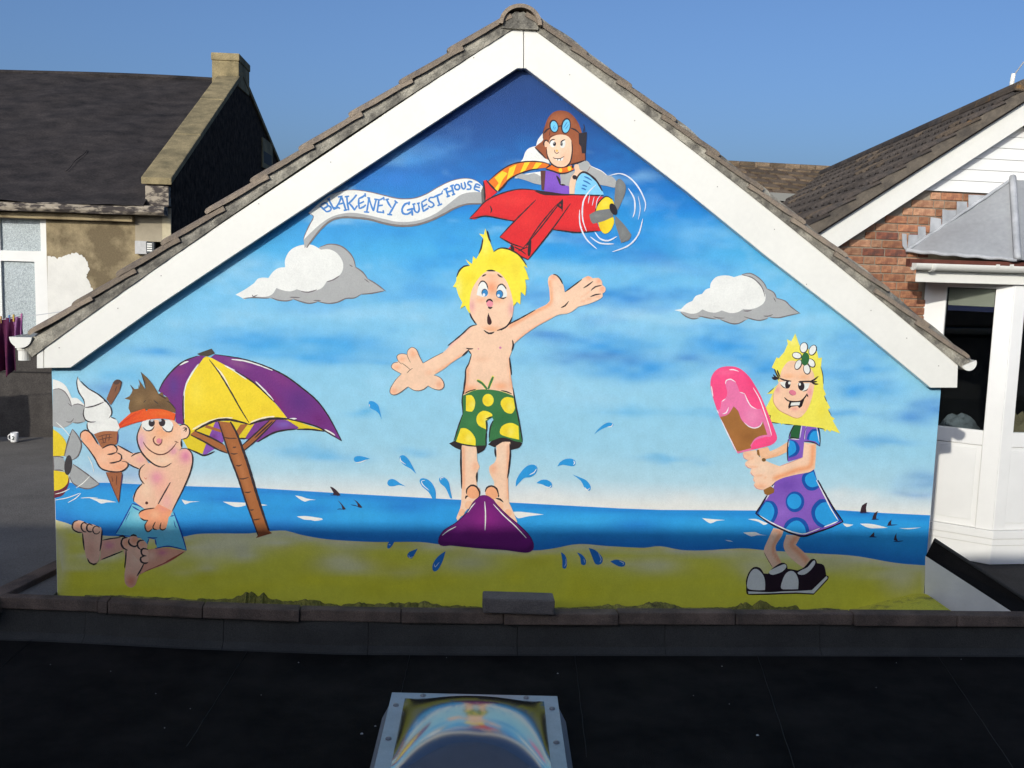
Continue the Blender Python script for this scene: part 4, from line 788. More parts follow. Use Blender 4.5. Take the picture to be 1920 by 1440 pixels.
# verge tiles: one column of overlapping tiles each side, plain courses behind
def tile_mesh(L, Wd, T, sgn, name):
    """s along slope (x), thickness (z), width (y); wavy underside, rounded nose"""
    v = []; f = []; NX = 7; NY = 10
    xs_ = [0, .008, .03, L*.35, L*.6, L*.85, L]
    for j in range(NY+1):
        y = Wd*j/NY; hump = 0.011*max(0, math.sin(2*math.pi*(j/NY)*1.5))
        for i, x in enumerate(xs_):
            dz = -0.008 if i == 0 else (-0.002 if i == 1 else 0)
            v.append((x, y, T+hump+dz))
        for i, x in enumerate(xs_):
            dz = 0.006 if i == 0 else 0
            v.append((x, y, hump*.8+dz+0.003*math.sin(x*40+j)))
    m_ = 2*NX
    for j in range(NY):
        for i in range(NX-1):
            f.append((j*m_+i, j*m_+i+1, (j+1)*m_+i+1, (j+1)*m_+i)); f.append((j*m_+NX+i, (j+1)*m_+NX+i, (j+1)*m_+NX+i+1, j*m_+NX+i+1))
        f.append((j*m_, (j+1)*m_, (j+1)*m_+NX, j*m_+NX)); f.append((j*m_+NX-1, j*m_+2*NX-1, (j+1)*m_+2*NX-1, (j+1)*m_+NX-1))
    for j in (0, NY): f.append([j*m_+i for i in range(NX)]+[j*m_+NX+i for i in range(NX-1, -1, -1)])
    return fixn(mesh(name, v, f))
tm = tile_mesh(0.40, 0.33, 0.025, 1, 'roof_tile'); tm.materials.append(TILE)
noseL = [(838,92),(747,152),(652,213),(558,277),(467,337),(382,395),(299,454),(215,513),(132,570),(50,622)]
noseR = [(1103,97),(1187,159),(1270,222),(1352,287),(1434,352),(1513,415),(1591,477),(1670,541),(1745,608),(1820,667)]
for noses, a, b in ((noseL, la, lbp), (noseR, ra, rbp)):
    s, n = slope_frame(a, b)
    for i, q in enumerate(noses):
        nz = PF(*q, yF-0.03)
        ang = 0.082+random.uniform(-.01, .01)
        s2 = math.cos(ang)*s-math.sin(ang)*n; n2 = math.sin(ang)*s+math.cos(ang)*n
        for col in range(1):
            o = bpy.data.objects.new('roof_tile', tm); COL.objects.link(o); o.parent = house
            M = Matrix.Identity(4)
            org = nz-n2*0.025+A3((0, 0.002*random.uniform(-1, 1), 0))
            for k in range(3): M[k][0] = s2[k]; M[k][1] = (0, 1, 0)[k]; M[k][2] = n2[k]; M[k][3] = org[k]-wpos(house)[k]
            o.matrix_basis = M
    # rest of the slope as a stepped sheet
    mb = MB()
    for i, q in enumerate(noses):
        nz = PF(*q, yF-0.03); L = 0.40
        s2 = math.cos(.082)*s-math.sin(.082)*n; n2 = math.sin(.082)*s+math.cos(.082)*n
        mb.obox(nz-n2*0.022+A3((0, 0.345, 0)), s2*L, (0, DEP-0.33, 0), n2*0.022)
    mb.build('roof_slope', TILE, house)
# ridge
rc = PF(975.5, 43, yF-0.03); R0 = 0.118
mbm = MB(); N = 16
for seg_ in range(4):
    y0 = -0.02+seg_*0.47; y1 = y0+0.455; v = []; f = []
    for yy in (y0, y1):
        for rr in (R0, R0-0.022):
            for k in range(N+1):
                a = math.pi*k/N; v.append(rc+A3((rr*math.cos(a), yy, rr*math.sin(a)*0.92-0.01)))
    q = N+1
    for k in range(N):
        f += [(k, k+1, 2*q+k+1, 2*q+k), (q+k, 3*q+k, 3*q+k+1, q+k+1), (k, q+k, q+k+1, k+1), (2*q+k, 2*q+k+1, 3*q+k+1, 3*q+k)]
    f += [(0, 2*q, 3*q, q), (N, q+N, 3*q+N, 2*q+N)]
    obj('ridge_tile', fixn(mesh('ridge_tile', v, f)), TILE, house)
v = [rc+A3((0, 0.004, -.03))]; 
for k in range(21):
    a = math.pi*k/20; rr = R0-0.018+.004*math.sin(k*2.3); v.append(rc+A3((rr*math.cos(a), 0.002+.006*random.random(), rr*math.sin(a)*.9-0.03)))
MB().prism(v[1:], (0, .25, 0)).build('ridge_mortar', MORTAR, house)
# gutters
def gutter(c, r, roll, name, length, parent, mat, dirv=(0, 1, 0), cap=True):
    c = A3(c); d = A3(dirv); sx = np.cross(d, [0, 0, 1.0]); sx /= np.linalg.norm(sx); v = []; f = []
    ca, sa = math.cos(roll), math.sin(roll); ax = ca*sx+sa*A3((0, 0, 1)); az = -sa*sx+ca*A3((0, 0, 1)); NN = 14
    for L in (0, length):
        for rr in (r, r*0.9):
            for k in range(NN+1):
                t = math.pi+math.pi*k/NN; v.append(c+d*L+rr*(math.cos(t)*ax+math.sin(t)*az))
    q = NN+1
    for k in range(NN): f += [(k, k+1, 2*q+k+1, 2*q+k), (q+k, 3*q+k, 3*q+k+1, q+k+1)]
    f += [(0, 2*q, 3*q, q), (NN, q+NN, 3*q+NN, 2*q+NN)]
    g_ = obj(name, fixn(mesh(name, v, f)), mat, parent)
    if cap:
        pts = [c-d*.004+r*1.06*(math.cos(math.pi+math.pi*k/NN)*ax+math.sin(math.pi+math.pi*k/NN)*az) for k in range(NN+1)]
        MB().prism(pts, d*0.012).build('end_cap', mat, g_)
    return g_
gl = gutter(PF(38.5, 632, yF-0.02), 0.056, 0, 'gutter', DEP, house, UPVC)
gr_ = gutter(PF(1817, 681, yF-0.02), 0.043, 0.42, 'gutter', DEP, house, UPVC)
c0 = PF(45, 650, yF+0.04); MB().tube([c0, c0-A3((0, 0, .018)), c0-A3((0,0,.02)), c0-A3((0, 0, .075))], [.040, .036, .031, .031], 16).build('downpipe_outlet', UPVC, gl, smooth=False)
# ------------------------------------------------------------------ the old cottage beyond the yard
YL = 4.9
def PL(x, y, Y=YL): return onY(x, y, Y)
cott = empty('cottage', tuple(PL(180, 818)*A3((1, 1, 0))), 'old rendered cottage with dark felted roof, stone coped gable and chimney', 'house')
def render_mat():
    M = material('old_render', (0.34, 0.27, 0.155), rough=0.95, color2=(0.15, 0.115, 0.065), scale=2.9, detail=10, contrast=(.42, .6), bump=.35, bscale=40, fine=.12, fscale=70)
    return M
REND = render_mat()
WPAINT = material('flaking_white_paint', (0.72, 0.70, 0.63), rough=.85, var=.12, scale=5, bump=.2, bscale=50)
DARKR = material('dark_painted_render', (0.068, 0.060, 0.053), rough=.9, var=.35, scale=7, bump=.4, bscale=45, fine=.25, fscale=90)
STONE = material('coping_stone', (0.32, 0.255, 0.135), rough=.95, color2=(0.15, 0.125, 0.068), scale=5, detail=9, bump=.5, bscale=45, fine=.2, fscale=80)
RUBBLE = material('rubble_wall', (0.075, 0.052, 0.036), rough=.95, spec=.05, color2=(0.014, 0.010, 0.008), scale=11, detail=8, bump=1.0, bscale=14, fine=.3, fscale=40)
FELT = material('weathered_felt', (0.054, 0.046, 0.043), rough=.92, spec=.15, color2=(0.018, 0.0165, 0.017), scale=5, detail=12, contrast=(.3, .7), stretch=(.75, 1.1, 1.1), bump=.6, bscale=7, fine=.3, fscale=60)
FLAKE = material('flaking_gutter', (0.34, 0.29, 0.22), rough=.95, color2=(0.06, 0.05, 0.045), scale=16, detail=9, contrast=(.44, .54), stretch=(.5, 1, 1.4), bump=.7, bscale=40)
FROST = material('frosted_glass', (0.40, 0.45, 0.45), rough=.35, spec=.5, color2=(0.27, 0.31, 0.31), scale=60, detail=6, contrast=(.35, .65), bump=.5, bscale=130, fine=.45, fscale=150)
Xg = PL(321, 420, YL-.02)[0]
zp = PL(40, 655)[2]                                   # top of the dark plinth
ze = PL(150, 398, YL-.22)[2]                          # underside of the gutter
XW = -9.0
# ridge from the coping top
rp = onX(455, 134, Xg+.02); yr, zr = rp[1], rp[2]
sl_ = (zr-onY(322, 334, YL-.12)[2])/(yr-(YL-.12))     # rise per metre of the coping
zk = onY(322, 334, YL-.12)[2]
q2 = onX(524, 300, Xg+.02); slb = (q2[2]-zr)/(q2[1]-yr); yb = yr+(zk-zr)/slb
# front wall with openings left for the window
wx1 = PL(88, 500)[0]; wx0 = wx1-1.55; wz1 = PL(40, 402)[2]; wz0 = PL(40, 655)[2]+.01
mb = MB()
mb.box((XW, YL, zp), (wx0, YL+.28, ze+.10)); mb.box((wx1, YL, zp), (Xg-.001, YL+.28, ze+.10)); mb.box((wx0, YL, wz1), (wx1, YL+.28, ze+.10))
wall = mb.build('wall', REND, cott)
mb = MB().box((XW, YL-.03, -0.02), (Xg-.03, YL+.25, zp)); mb.build('plinth', DARKR, cott, bevel=.006)
zj = PL(50, 697)[2]
MB().box((XW, YL-.04, zj-.006), (Xg-.03, YL-.031, zj+.006)).build('plinth_joint', material('joint', (.02, .018, .017), rough=.9), cott)
# patch of white paint with a ragged edge on the render
p_ = np.array([(89,480),(95,480),(107,484),(118,481),(128,478),(136,474),(145,474),(152,478),(160,485),(164,492),(168,505),(165,512),(162,520),(168,530),(172,540),(178,562),(181,590),(174,622),(160,640),(128,652),(89,660)], float)
rr = np.random.RandomState(2); Q = []
for a, b in zip(p_, np.roll(p_, -1, 0)):
    k = max(1, int(np.hypot(*(b-a))/2.5)); 
    for i in range(k): Q.append(a+(b-a)*i/k+(rr.randn(2)*0.9 if a[0] > 89 else 0))
pts = [PL(x, y, YL-.004) for x, y in Q]; pts = [p3 for p3 in pts if p3[2] > zp+.004 or True]
for p3 in pts: p3[2] = max(p3[2], zp+.004); p3[0] = max(p3[0], wx1+.002)
r_ = delaunay_2d_cdt([Vector((q[0], q[2])) for q in pts], [], [list(range(len(pts)))], 1, 1e-6)
o = obj('paint_patch', mesh('paint_patch', [(v.x, YL-.004, v.y) for v in r_[0]], [list(f) for f in r_[2]]), WPAINT, cott); o['label'] = 'patch of fresh white paint on the tan render'
# quoin and corner strip
MB().box((PL(254, 420)[0], YL-.012, PL(254, 452)[2]), (Xg-.0015, YL+.02, ze+.08)).build('corner_quoin', material('pale_render', (.36, .31, .22), rough=.95, var=.25, scale=4, bump=.3), cott)
MB().box((PL(305, 420)[0], YL-.02, PL(254, 470)[2]), (Xg-.004, YL-.0125, ze+.02)).build('corner_strip', material('cream_paint', (.55, .48, .32), rough=.9, var=.25, scale=9), cott)
# window: white frame and two frosted panes
zt_ = wz1; tr1 = PL(40, 470)[2]; tr0 = PL(40, 490)[2]
win = MB()
fx1 = wx1-.001; fy = YL+.015
win.box((PL(75, 450)[0], fy, tr1-.001), (fx1, fy+.06, zt_)).box((PL(65, 540)[0], fy-.003, wz0), (fx1-.0005, fy+.06, tr1)).box((wx0+.001, fy-.002, tr0), (PL(76, 480)[0], fy+.055, tr1-.002)).box((wx0+.001, fy+.001, wz0), (wx0+.07, fy+.06, zt_)).box((wx0+.07, fy+.001, wz0), (PL(66, 540)[0], fy+.06, wz0+.06)).box((wx0+.07, fy+.002, zt_-.05), (PL(76, 450)[0], fy+.058, zt_-.001))
xm = PL(2, 540)[0]
win.box((xm-.10, fy-.004, wz0+.06), (xm, fy+.05, tr0+.001)).box((xm-.09, fy-.001, tr1+.001), (xm-.002, fy+.05, zt_-.05))
wf = win.build('window', material('white_frame', (.74, .73, .68), rough=.45, var=.06, scale=5), cott)
MB().box((wx0+.06, fy+.03, wz0+.05), (fx1-.02, fy+.04, tr0+.005)).build('pane', FROST, wf)
MB().box((wx0+.06, fy+.03, tr1-.005), (fx1-.02, fy+.04, zt_-.04)).build('pane', FROST, wf)
# gutter / eaves board, soffit
gz0, gz1 = PL(150, 399, YL-.22)[2], PL(150, 383, YL-.22)[2]; gx1 = PL(308, 390, YL-.22)[0]
N = 70; v = []; f = []
for i in range(N+1):
    x = XW+(gx1-XW)*i/N if i < 10 else PL(-10, 390, YL-.22)[0]+(gx1-PL(-10, 390, YL-.22)[0])*(i-10)/(N-10)
    w = .006*math.sin(x*7)+.004*rr.rand()
    v += [(x, YL-.22, gz0+w*.5), (x, YL-.24-w, gz0+.03), (x, YL-.24, gz1-.02+w), (x, YL-.215, gz1+w), (x, YL-.08, gz1+.01), (x, YL-.08, gz0)]
for i in range(N):
    for k in range(6): f.append((i*6+k, i*6+(k+1) % 6, (i+1)*6+(k+1) % 6, (i+1)*6+k))
f += [list(range(6)), list(range(N*6, N*6+6))]
obj('eaves_gutter', fixn(mesh('eaves_gutter', v, f)), FLAKE, cott)
MB().box((XW, YL-.10, ze-.075), (PL(254, 420)[0]-.002, YL-.002, ze-.012)).build('eaves_moulding', REND, cott, bevel=.01)
# roof sheets
def zroof(y): return gz1+.015+(y-(YL-.22))*((zr-.14)-(gz1+.015))/(yr-(YL-.22))
nx, ny = 80, 34; v = []; f = []
xa, xb = XW, Xg-.22
for j in range(ny+1):
    y = YL-.235+(yr-(YL-.235))*j/ny
    for i in range(nx+1):
        x = xa+(xb-xa)*i/nx
        w = .012*math.sin(3.1*x+2*y)+.010*math.sin(6.3*x-5*y+1)+.008*rr.randn()*.6
        if j in (0, ny): w *= .6
        v.append((x, y, zroof(y)+w-(.02 if j == ny and 20 < i < 60 and rr.rand() > .6 else 0)))
for j in range(ny):
    for i in range(nx): a = j*(nx+1)+i; f.append((a, a+1, a+nx+2, a+nx+1))
rf = obj('roof', mesh('roof', v, f, True), FELT, cott); rf['label'] = 'uneven dark felted roof slope'
def seam(q0, q1):
    n_ = np.cross([1, 0, 0], [0, 1, (zroof(yr)-zroof(YL))/(yr-YL)]); P0 = A3((0, YL, zroof(YL)+.012))
    a, b = [onPlane(*q, P0, n_) for q in (q0, q1)]
    MB().tube([a+(b-a)*t+A3((.01*math.sin(9*t), 0, .004)) for t in np.linspace(0, 1, 12)], .0045, 6).build('lap_seam', FELT, rf)
seam((163, 282), (122, 322))

MB().prism([(xa, yr-.005, zr-.15), (xa, yb, zk-.15), (xa, yb, zk-.25), (xa, yr-.005, zr-.25)], (xb-xa, 0, 0)).build('rear_slope', FELT, cott)
MB().tube([(xa+(xb+.02-xa)*t, yr, zr-.15+.02*math.sin(9*t)) for t in np.linspace(0, 1, 30)], .04, 8).build('ridge_roll', FELT, rf)
# gable wall and coping
gw = [(Xg-.25, YL, -.02), (Xg-.25, YL, zk-.07), (Xg-.25, yr, zr-.07), (Xg-.25, yb, zk-.07), (Xg-.25, yb, -.02)]
MB().prism(gw, (.25, 0, 0)).build('gable_wall', RUBBLE, cott)
c0, c1 = A3((0, YL-.12, zk)), A3((0, yr, zr)); 
for k in range(3):
    a = c0+(c1-c0)*(k/3+.001); b = c0+(c1-c0)*((k+1)/3-.001)
    MB().obox((Xg-.27, a[1], a[2]-.07), (.30, 0, 0), (0, b[1]-a[1], b[2]-a[2]), (0, 0, .07+.004*k)).build('coping_stone', STONE, cott, bevel=.012)
MB().obox((Xg-.27, yr+.01, zr-.07), (.30, 0, 0), (0, yb-yr, zk-zr), (0, 0, .075)).build('coping_stone', STONE, cott, bevel=.012)
MB().box((Xg-.235, YL-.10, gz1+.01), (Xg-.002, YL-.002, zk-.08)).build('kneeler', FLAKE, cott, bevel=.01)
# chimney
ca = onY(397, 98, yr-.28); cb = onY(452, 98, yr-.28)
ch = MB().box((ca[0], yr-.28, zr-.25), (cb[0]-.03, yr+.55, ca[2]-.10)).build('chimney', STONE, cott, bevel=.012)
MB().box((ca[0]-.01, yr-.295, ca[2]-.10), (cb[0]-.02, yr+.57, ca[2])).build('chimney_cap', STONE, ch, bevel=.015)
ls = onX(383, 172, Xg-.4); MB().obox(ls, (-.16, -.05, -.03), (.02, -.09, -.08), (0, 0, .01)).build('lead_flashing', material('lead_patch', (.30, .30, .31), rough=.6, var=.3, scale=8), rf)
# small gable window with pale surround
gA = onX(492, 292, Xg+.004); gB = onX(508, 292, Xg+.004)
sr = MB().box((Xg-.001, gA[1]-.06, gA[2]-.18), (Xg+.02, gB[1]+.10, gA[2]+.28)).build('window_surround', STONE, cott, bevel=.006)
MB().box((Xg+.016, gA[1]+.05, gA[2]-.10), (Xg+.0215, gB[1]-.03, gA[2]+.08)).build('pane', material('dark_pane', (.02, .012, .01), rough=.6, spec=.1), sr)
# white vent box with dark louvre by the corner
vb = MB().box(tuple(PL(253, 476, YL-.07)), tuple(PL(275, 452, YL-.07)+A3((0, .055, 0)))).build('vent_box', material('grey_plastic', (.48, .47, .45), rough=.5, var=.2, scale=20), cott, bevel=.004)
lv = MB().box(tuple(PL(274, 474, YL-.09)), tuple(PL(289, 454, YL-.09)+A3((0, .07, 0)))).build('louvre', material('louvre_dark', (.05, .055, .06), rough=.5), cott)
for k in range(4):
    a = PL(275.5, 471-k*4.2, YL-.094); b = PL(285, 469.5-k*4.2, YL-.094); MB().box(tuple(a), tuple(b+A3((0, .003, .004)))).build('slat', UPVC, lv)

# washing on a line in front of it
YC = 3.0
LINE = material('line_cord', (.45, .45, .46), rough=.7)
pa, pb = onY(140, 581, YC), onY(-575, 650, YC)
pts = []
for t in np.linspace(0, 1, 30):
    q = pa+(pb-pa)*t; q = q-A3((0, 0, .10*4*t*(1-t)*.35)); pts.append(q)
def line_z(x):
    xs_ = [q[0] for q in pts][::-1]; zs_ = [q[2] for q in pts][::-1]; return float(np.interp(x, xs_, zs_))
pend = pts[0].copy(); pts = [PL(178, 570, YL-.005)]+pts     # runs on to the cottage wall
cl = tag(MB().tube(pts, .0035, 6).build('washing_line', LINE), 'thin washing line strung from the cottage wall above the yard', 'washing line')
post = tag(MB().tube([(pb[0], YC, -.02), (pb[0], YC, pb[2]+.06)], .025, 10).build('washing_line_post', material('galvanised_post', (.3, .3, .3), rough=.5, metal=.6)), 'steel post holding the far end of the washing line', 'post')
def garment(name, x0, x1, drop, col, col2, label, seed, ragged=.06):
    r = np.random.RandomState(seed); nx_, nz_ = 22, 16; v = []; f = []
    ph = r.rand(4)*6
    for j in range(nz_+1):
        t = j/nz_
        for i in range(nx_+1):
            u = i/nx_; x = x0+(x1-x0)*(u+.05*math.sin(5*t+ph[0])*t); top = line_z(x)
            hem = drop*(1-ragged*(1+math.sin(9*u+ph[1])))
            v.append((x, YC+.004+(.012+.04*t)*math.sin(11*u+ph[2]+1.5*t)+.02*math.sin(23*u+ph[3])*t, top+.008-hem*t))
    for j in range(nz_):
        for i in range(nx_): a = j*(nx_+1)+i; f.append((a, a+1, a+nx_+2, a+nx_+1))
    me_ = mesh(name, v, f, True)
    o_ = obj(name, me_, material(name+'_cloth', col, rough=.85, color2=col2, scale=9, bump=.3, bscale=200))
    sd = o_.modifiers.new('thick', 'SOLIDIFY'); sd.thickness = .004
    return tag(o_, label, 'laundry')
X = lambda x: onY(x, 610, YC)[0]
garment('hanging_blouse', X(24), X(44), .24, (.16, .03, .15), (.30, .14, .26), 'purple patterned blouse hanging on the washing line beside the gutter', 1, .02)
garment('hanging_trousers', X(-4), X(25), .50, (.065, .008, .045), (.12, .02, .06), 'dark plum garment hanging below the frosted window', 2)
garment('hanging_shirt', X(-40), X(-2), .28, (.42, .02, .06), (.25, .01, .04), 'crimson shirt pegged on the washing line', 3)
garment('shade_towel', X(-428), X(-358), .52, (.10, .05, .12), (.07, .04, .09), 'large dark towel added out of view to shade the cottage plinth', 4, .01)  # out of view, added to throw the dark shadow on the plinth
garment('shade_sheet', X(-500), X(-430), .50, (.28, .28, .34), (.22, .22, .28), 'grey sheet added out of view beside the shading towel', 5, .01)  # also unseen, added to extend the towel's shadow
PEGL = ['ochre peg at the inner shoulder of the purple blouse', 'pink peg at the outer shoulder of the purple blouse', 'tan peg holding the waistband of the plum garment', 'blue peg between plum garment and purple blouse', 'olive peg holding the crimson shirt']
for i, xx in enumerate((26, 41, 2, 18, -30)):
    c = A3((X(xx), YC, line_z(X(xx))))
    tag(MB().box(tuple(c+A3((-.006, -.008, -.03))), tuple(c+A3((.006, .008, .03)))).build('clothes_peg', material('peg_%d' % i, ((.5, .32, .05), (.45, .12, .25), (.5, .3, .1), (.1, .2, .4), (.3, .3, .1))[i], rough=.5), bevel=.002), PEGL[i], 'peg', 'pegs on the washing line')
# mug left on the yard
mp_ = onZ(27.5, 829, 0.0)
mug = empty('mug', tuple(mp_), 'white mug with a dark emblem standing on the yard', 'mug')
prof = [(0, 0), (.034, 0), (.037, .004), (.037, .095), (.034, .096), (.033, .012), (0, .010)]; v = []; f = []; SG = 20
for r0, z0 in prof: v += [(mp_[0]+r0*math.cos(2*math.pi*k/SG), mp_[1]+r0*math.sin(2*math.pi*k/SG), mp_[2]+z0+.003) for k in range(SG)]
for j in range(len(prof)-1):
    for k in range(SG): f.append((j*SG+k, j*SG+(k+1) % SG, (j+1)*SG+(k+1) % SG, (j+1)*SG+k))
GLAZE = material('white_glaze', (.78, .77, .74), rough=.2, spec=.5)
obj('body', fixn(mesh('body', v, f, True)), GLAZE, mug)
MB().tube([mp_+A3((-.035+.0*t, 0, .05))+A3((-.028*math.sin(math.pi*t), 0, .03*math.cos(math.pi*t))) for t in np.linspace(0, 1, 12)], .005, 8).build('handle', GLAZE, mug, smooth=True)
em = []
for k, (ex, ez) in enumerate([(-.008, .062), (.004, .066), (.010, .056), (.002, .048), (.008, .040), (-.002, .032), (-.010, .036)]):
    em.append(mp_+A3((ex, -math.sqrt(.0378**2-ex**2), ez)))
MB().tube(em, .005, 6).build('emblem', material('emblem_ink', (.03, .05, .035), rough=.4), mug)
# ------------------------------------------------------------------ brick house with a bay window
A_ = onY(1750, 993, 2.05); zs_ = A_[2]; B_ = onZ(1860, 1011, zs_); C_ = onZ(1920, 1010.3, zs_)
fd = (B_-A_); fd[2] = 0; fd /= np.linalg.norm(fd); fn = np.array([fd[1], -fd[0], 0])           # facet, normal towards us
rd = (C_-B_); rd[2] = 0; rd /= np.linalg.norm(rd); rn = np.array([rd[1], -rd[0], 0])
Pa = onPlane(1733, 560, A_, fn)
GA = math.radians(6); gu = np.array([math.cos(GA), math.sin(GA), 0]); gn = np.array([gu[1], -gu[0], 0])
bh = empty('brick_house', tuple(Pa*A3((1, 1, 0))+A3((1, .5, -.36))), 'orange brick house with white boarded gable and lead roofed bay window', 'house')
def GP(x, y, off=0.0): return onPlane(x, y, Pa+gn*off, gn)
def FP(x, y, off=0.0): return onPlane(x, y, A_+fn*off, fn)
def RP(x, y, off=0.0): return onPlane(x, y, B_+rn*off, rn)
MORT = material('brick_mortar', (.33, .28, .21), rough=.95, var=.3, scale=9, bump=.5, bscale=90)
def brick_mat(name, c, c2): return material(name, c, rough=.9, color2=c2, scale=17, detail=8, contrast=(.42, .62), rand=.25, bump=.6, bscale=70, fine=.15, fscale=110)
BRK = [brick_mat('brick_orange', (.40, .185, .095), (.235, .10, .06)), brick_mat('brick_pale', (.47, .26, .15), (.30, .145, .085)), brick_mat('brick_dark', (.24, .085, .05), (.10, .05, .04))]
LEADM = material('lead_sheet', (.33, .34, .345), rough=.5, spec=.4, color2=(.25, .255, .26), scale=2.2, detail=8, bump=.4, bscale=9, fine=.06, fscale=30, contrast=(.3, .7))
LEADF = material('lead_flashing', (.46, .47, .48), rough=.6, color2=(.30, .31, .32), scale=6, detail=8, bump=.5, bscale=20)
z0b = -.36
ztop = GP(1735, 358)[2]
u0 = (GP(1440, 500)-Pa)@gu; u1 = u0+5.2
va, vb_ = GP(1576, 460, .10), GP(1720, 366, .10); vs_ = (vb_-va); vs_ /= np.linalg.norm(vs_)
def ul(z): p3 = va+vs_*((z-va[2])/vs_[2]); return (p3-Pa)@gu-.05
zL = va[2]-.9
zbay = GP(1735, 512)[2]
wallm = MB().prism([Pa+gu*u+A3((0, 0, z-Pa[2]))-gn*.006 for u, z in ((ul(zL), z0b), (.03, z0b), (.03, zbay), (u1, zbay), (u1, ztop), (ul(ztop), ztop), (ul(zL), zL))], -gn*.244); bw_ = wallm.build('brick_wall', MORT, bh)
# bricks one by one
pitch = 0
c0 = GP(1650, 430); c1 = GP(1650, 445.75); ch_ = c0[2]-c1[2]; bl = ch_*3.0; hb = ch_*.86
protos = {}
def brick_proto(L):
    key = round(L, 4)
    if key not in protos:
        m_ = MB().obox((0, 0, 0), (L, 0, 0), (0, .03, 0), (0, 0, hb)); me_ = bpy.data.meshes.new('brick'); me_.from_pydata(m_.v, [], m_.f)
        bm = bmesh.new(); bm.from_mesh(me_); bmesh.ops.recalc_face_normals(bm, faces=bm.faces); bmesh.ops.bevel(bm, geom=bm.edges[:], offset=.004, segments=1, affect='EDGES'); bm.to_mesh(me_); bm.free(); me_.materials.append(BRK[0]); protos[key] = me_
    return protos[key]
wp = wpos(bw_)
wp = wpos(bw_)
def place(me_, name, M, parent, mat=None):
    o_ = bpy.data.objects.new(name, me_); COL.objects.link(o_); o_.parent = parent; M = M.copy(); w_ = wpos(parent)
    for k in range(3): M[k][3] -= w_[k]
    o_.matrix_basis = M
    if mat is not None: o_.material_slots[0].link = 'OBJECT'; o_.material_slots[0].material = mat
    return o_
def frame(o, ax, ay, az):
    M = Matrix.Identity(4)
    for k in range(3): M[k][0] = ax[k]; M[k][1] = ay[k]; M[k][2] = az[k]; M[k][3] = o[k]
    return M
ub0 = (GP(1530, 480)-Pa)@gu; ub1 = (GP(1737, 560)-Pa)@gu-bl*.5; ub2 = (GP(1860, 372)-Pa)@gu
zc = ztop-ch_*1.0+(ch_-hb)*.2; row = 0; rb_ = random.Random(4)
while zc > Pa[2]-.75:
    uL = ub0+((ztop-zc)*-.0); u = uL-((row % 3)*.37+.1)*bl; ue = ub2 if zc > GP(1800, 480)[2] else ub1
    k = row
    while u < ue:
        L = bl*.48 if (k % 5 == 2 or rb_.random() < .18) else bl
        if u < ul(zc+hb)-.02: u += L; k += 1; continue
        c = Pa+gu*u; c[2] = zc
        px = uv = None
        mat_ = BRK[rb_.choices((0, 1, 2), (.50, .43, .07))[0]]
        o_ = place(brick_proto(L-.011), 'brick', frame(c+gn*(.004+.003*rb_.random())-A3((0, 0, 0)), gu, -gn, A3((0, 0, 1))), bw_, mat_)
        u += L; k += 1
    zc -= ch_; row += 1
OV = .12
# roof plane: verge line and courses running back
dd = np.array([.184, .983, 0]); dd /= np.linalg.norm(dd)
V0 = GP(1534, 436, OV+.03); V1 = GP(1900, 202, OV+.03); vv = (V1-V0)/np.linalg.norm(V1-V0)
rnn = np.cross(vv, dd); rnn = rnn if rnn[2] > 0 else -rnn; rnn /= np.linalg.norm(rnn)
Rb = V0+rnn*.075                                              # tile bed above the verge line
RT = onPlane(1905, 172, Rb, rnn)
# coordinates (a along verge, b back) of ridge
Mx = np.stack([vv[:2], dd[:2]], 1); ab = np.linalg.solve(Mx, (RT-Rb)[:2]); aR = ab[0]
AP_ = Rb+vv*aR; uA = (AP_-Pa)@gu
def mirror(p): p = A3(p); return p+gu*(2*(uA-(p-Pa)@gu))
# white boarding above
CLAD = material('white_boarding', (.80, .795, .76), rough=.45, var=.04, scale=4)
zb = ztop+.004; hc = GP(1900, 282)[2]-GP(1900, 303.5)[2]
va, vb_ = GP(1576, 460, .10), GP(1720, 366, .10); vs_ = (vb_-va); vs_ /= np.linalg.norm(vs_)
k = 0
while k < 40:
    z1 = zb+hc
    def ul(z): p3 = va+vs_*((z-va[2])/vs_[2]); return (p3-Pa)@gu-.05
    q4 = [(ul(zb), zb), (2*uA-ul(zb), zb), (2*uA-ul(z1), z1-.0025), (ul(z1), z1-.0025)]
    pts_ = [Pa+gu*u+A3((0, 0, z-Pa[2]))+gn*(.012+(.010 if i < 2 else .002)) for i, (u, z) in enumerate(q4)]
    if ul(z1) > uA-.1:
        tA = (uA+.05-(va-Pa)@gu)/(vs_@gu); zA = va[2]+vs_[2]*tA
        MB().prism([Pa+gu*u+A3((0, 0, z-Pa[2]))+gn*.018 for u, z in ((ul(zb), zb), (2*uA-ul(zb), zb), (uA, zA))], -gn*.012).build('cladding_board', CLAD, bh); break
    MB().prism(pts_, -gn*.012).build('cladding_board', CLAD, bh)
    zb = z1; k += 1
zq = zb
MB().prism([Pa+gu*u+A3((0, 0, z-Pa[2]))-gn*.004 for u, z in ((ul(ztop)+.02, ztop+.001), (2*uA-ul(ztop)-.02, ztop+.001), (2*uA-ul(zq)-.02, zq), (ul(zq)+.02, zq))], -gn*.2).build('gable_core', MORT, bh)
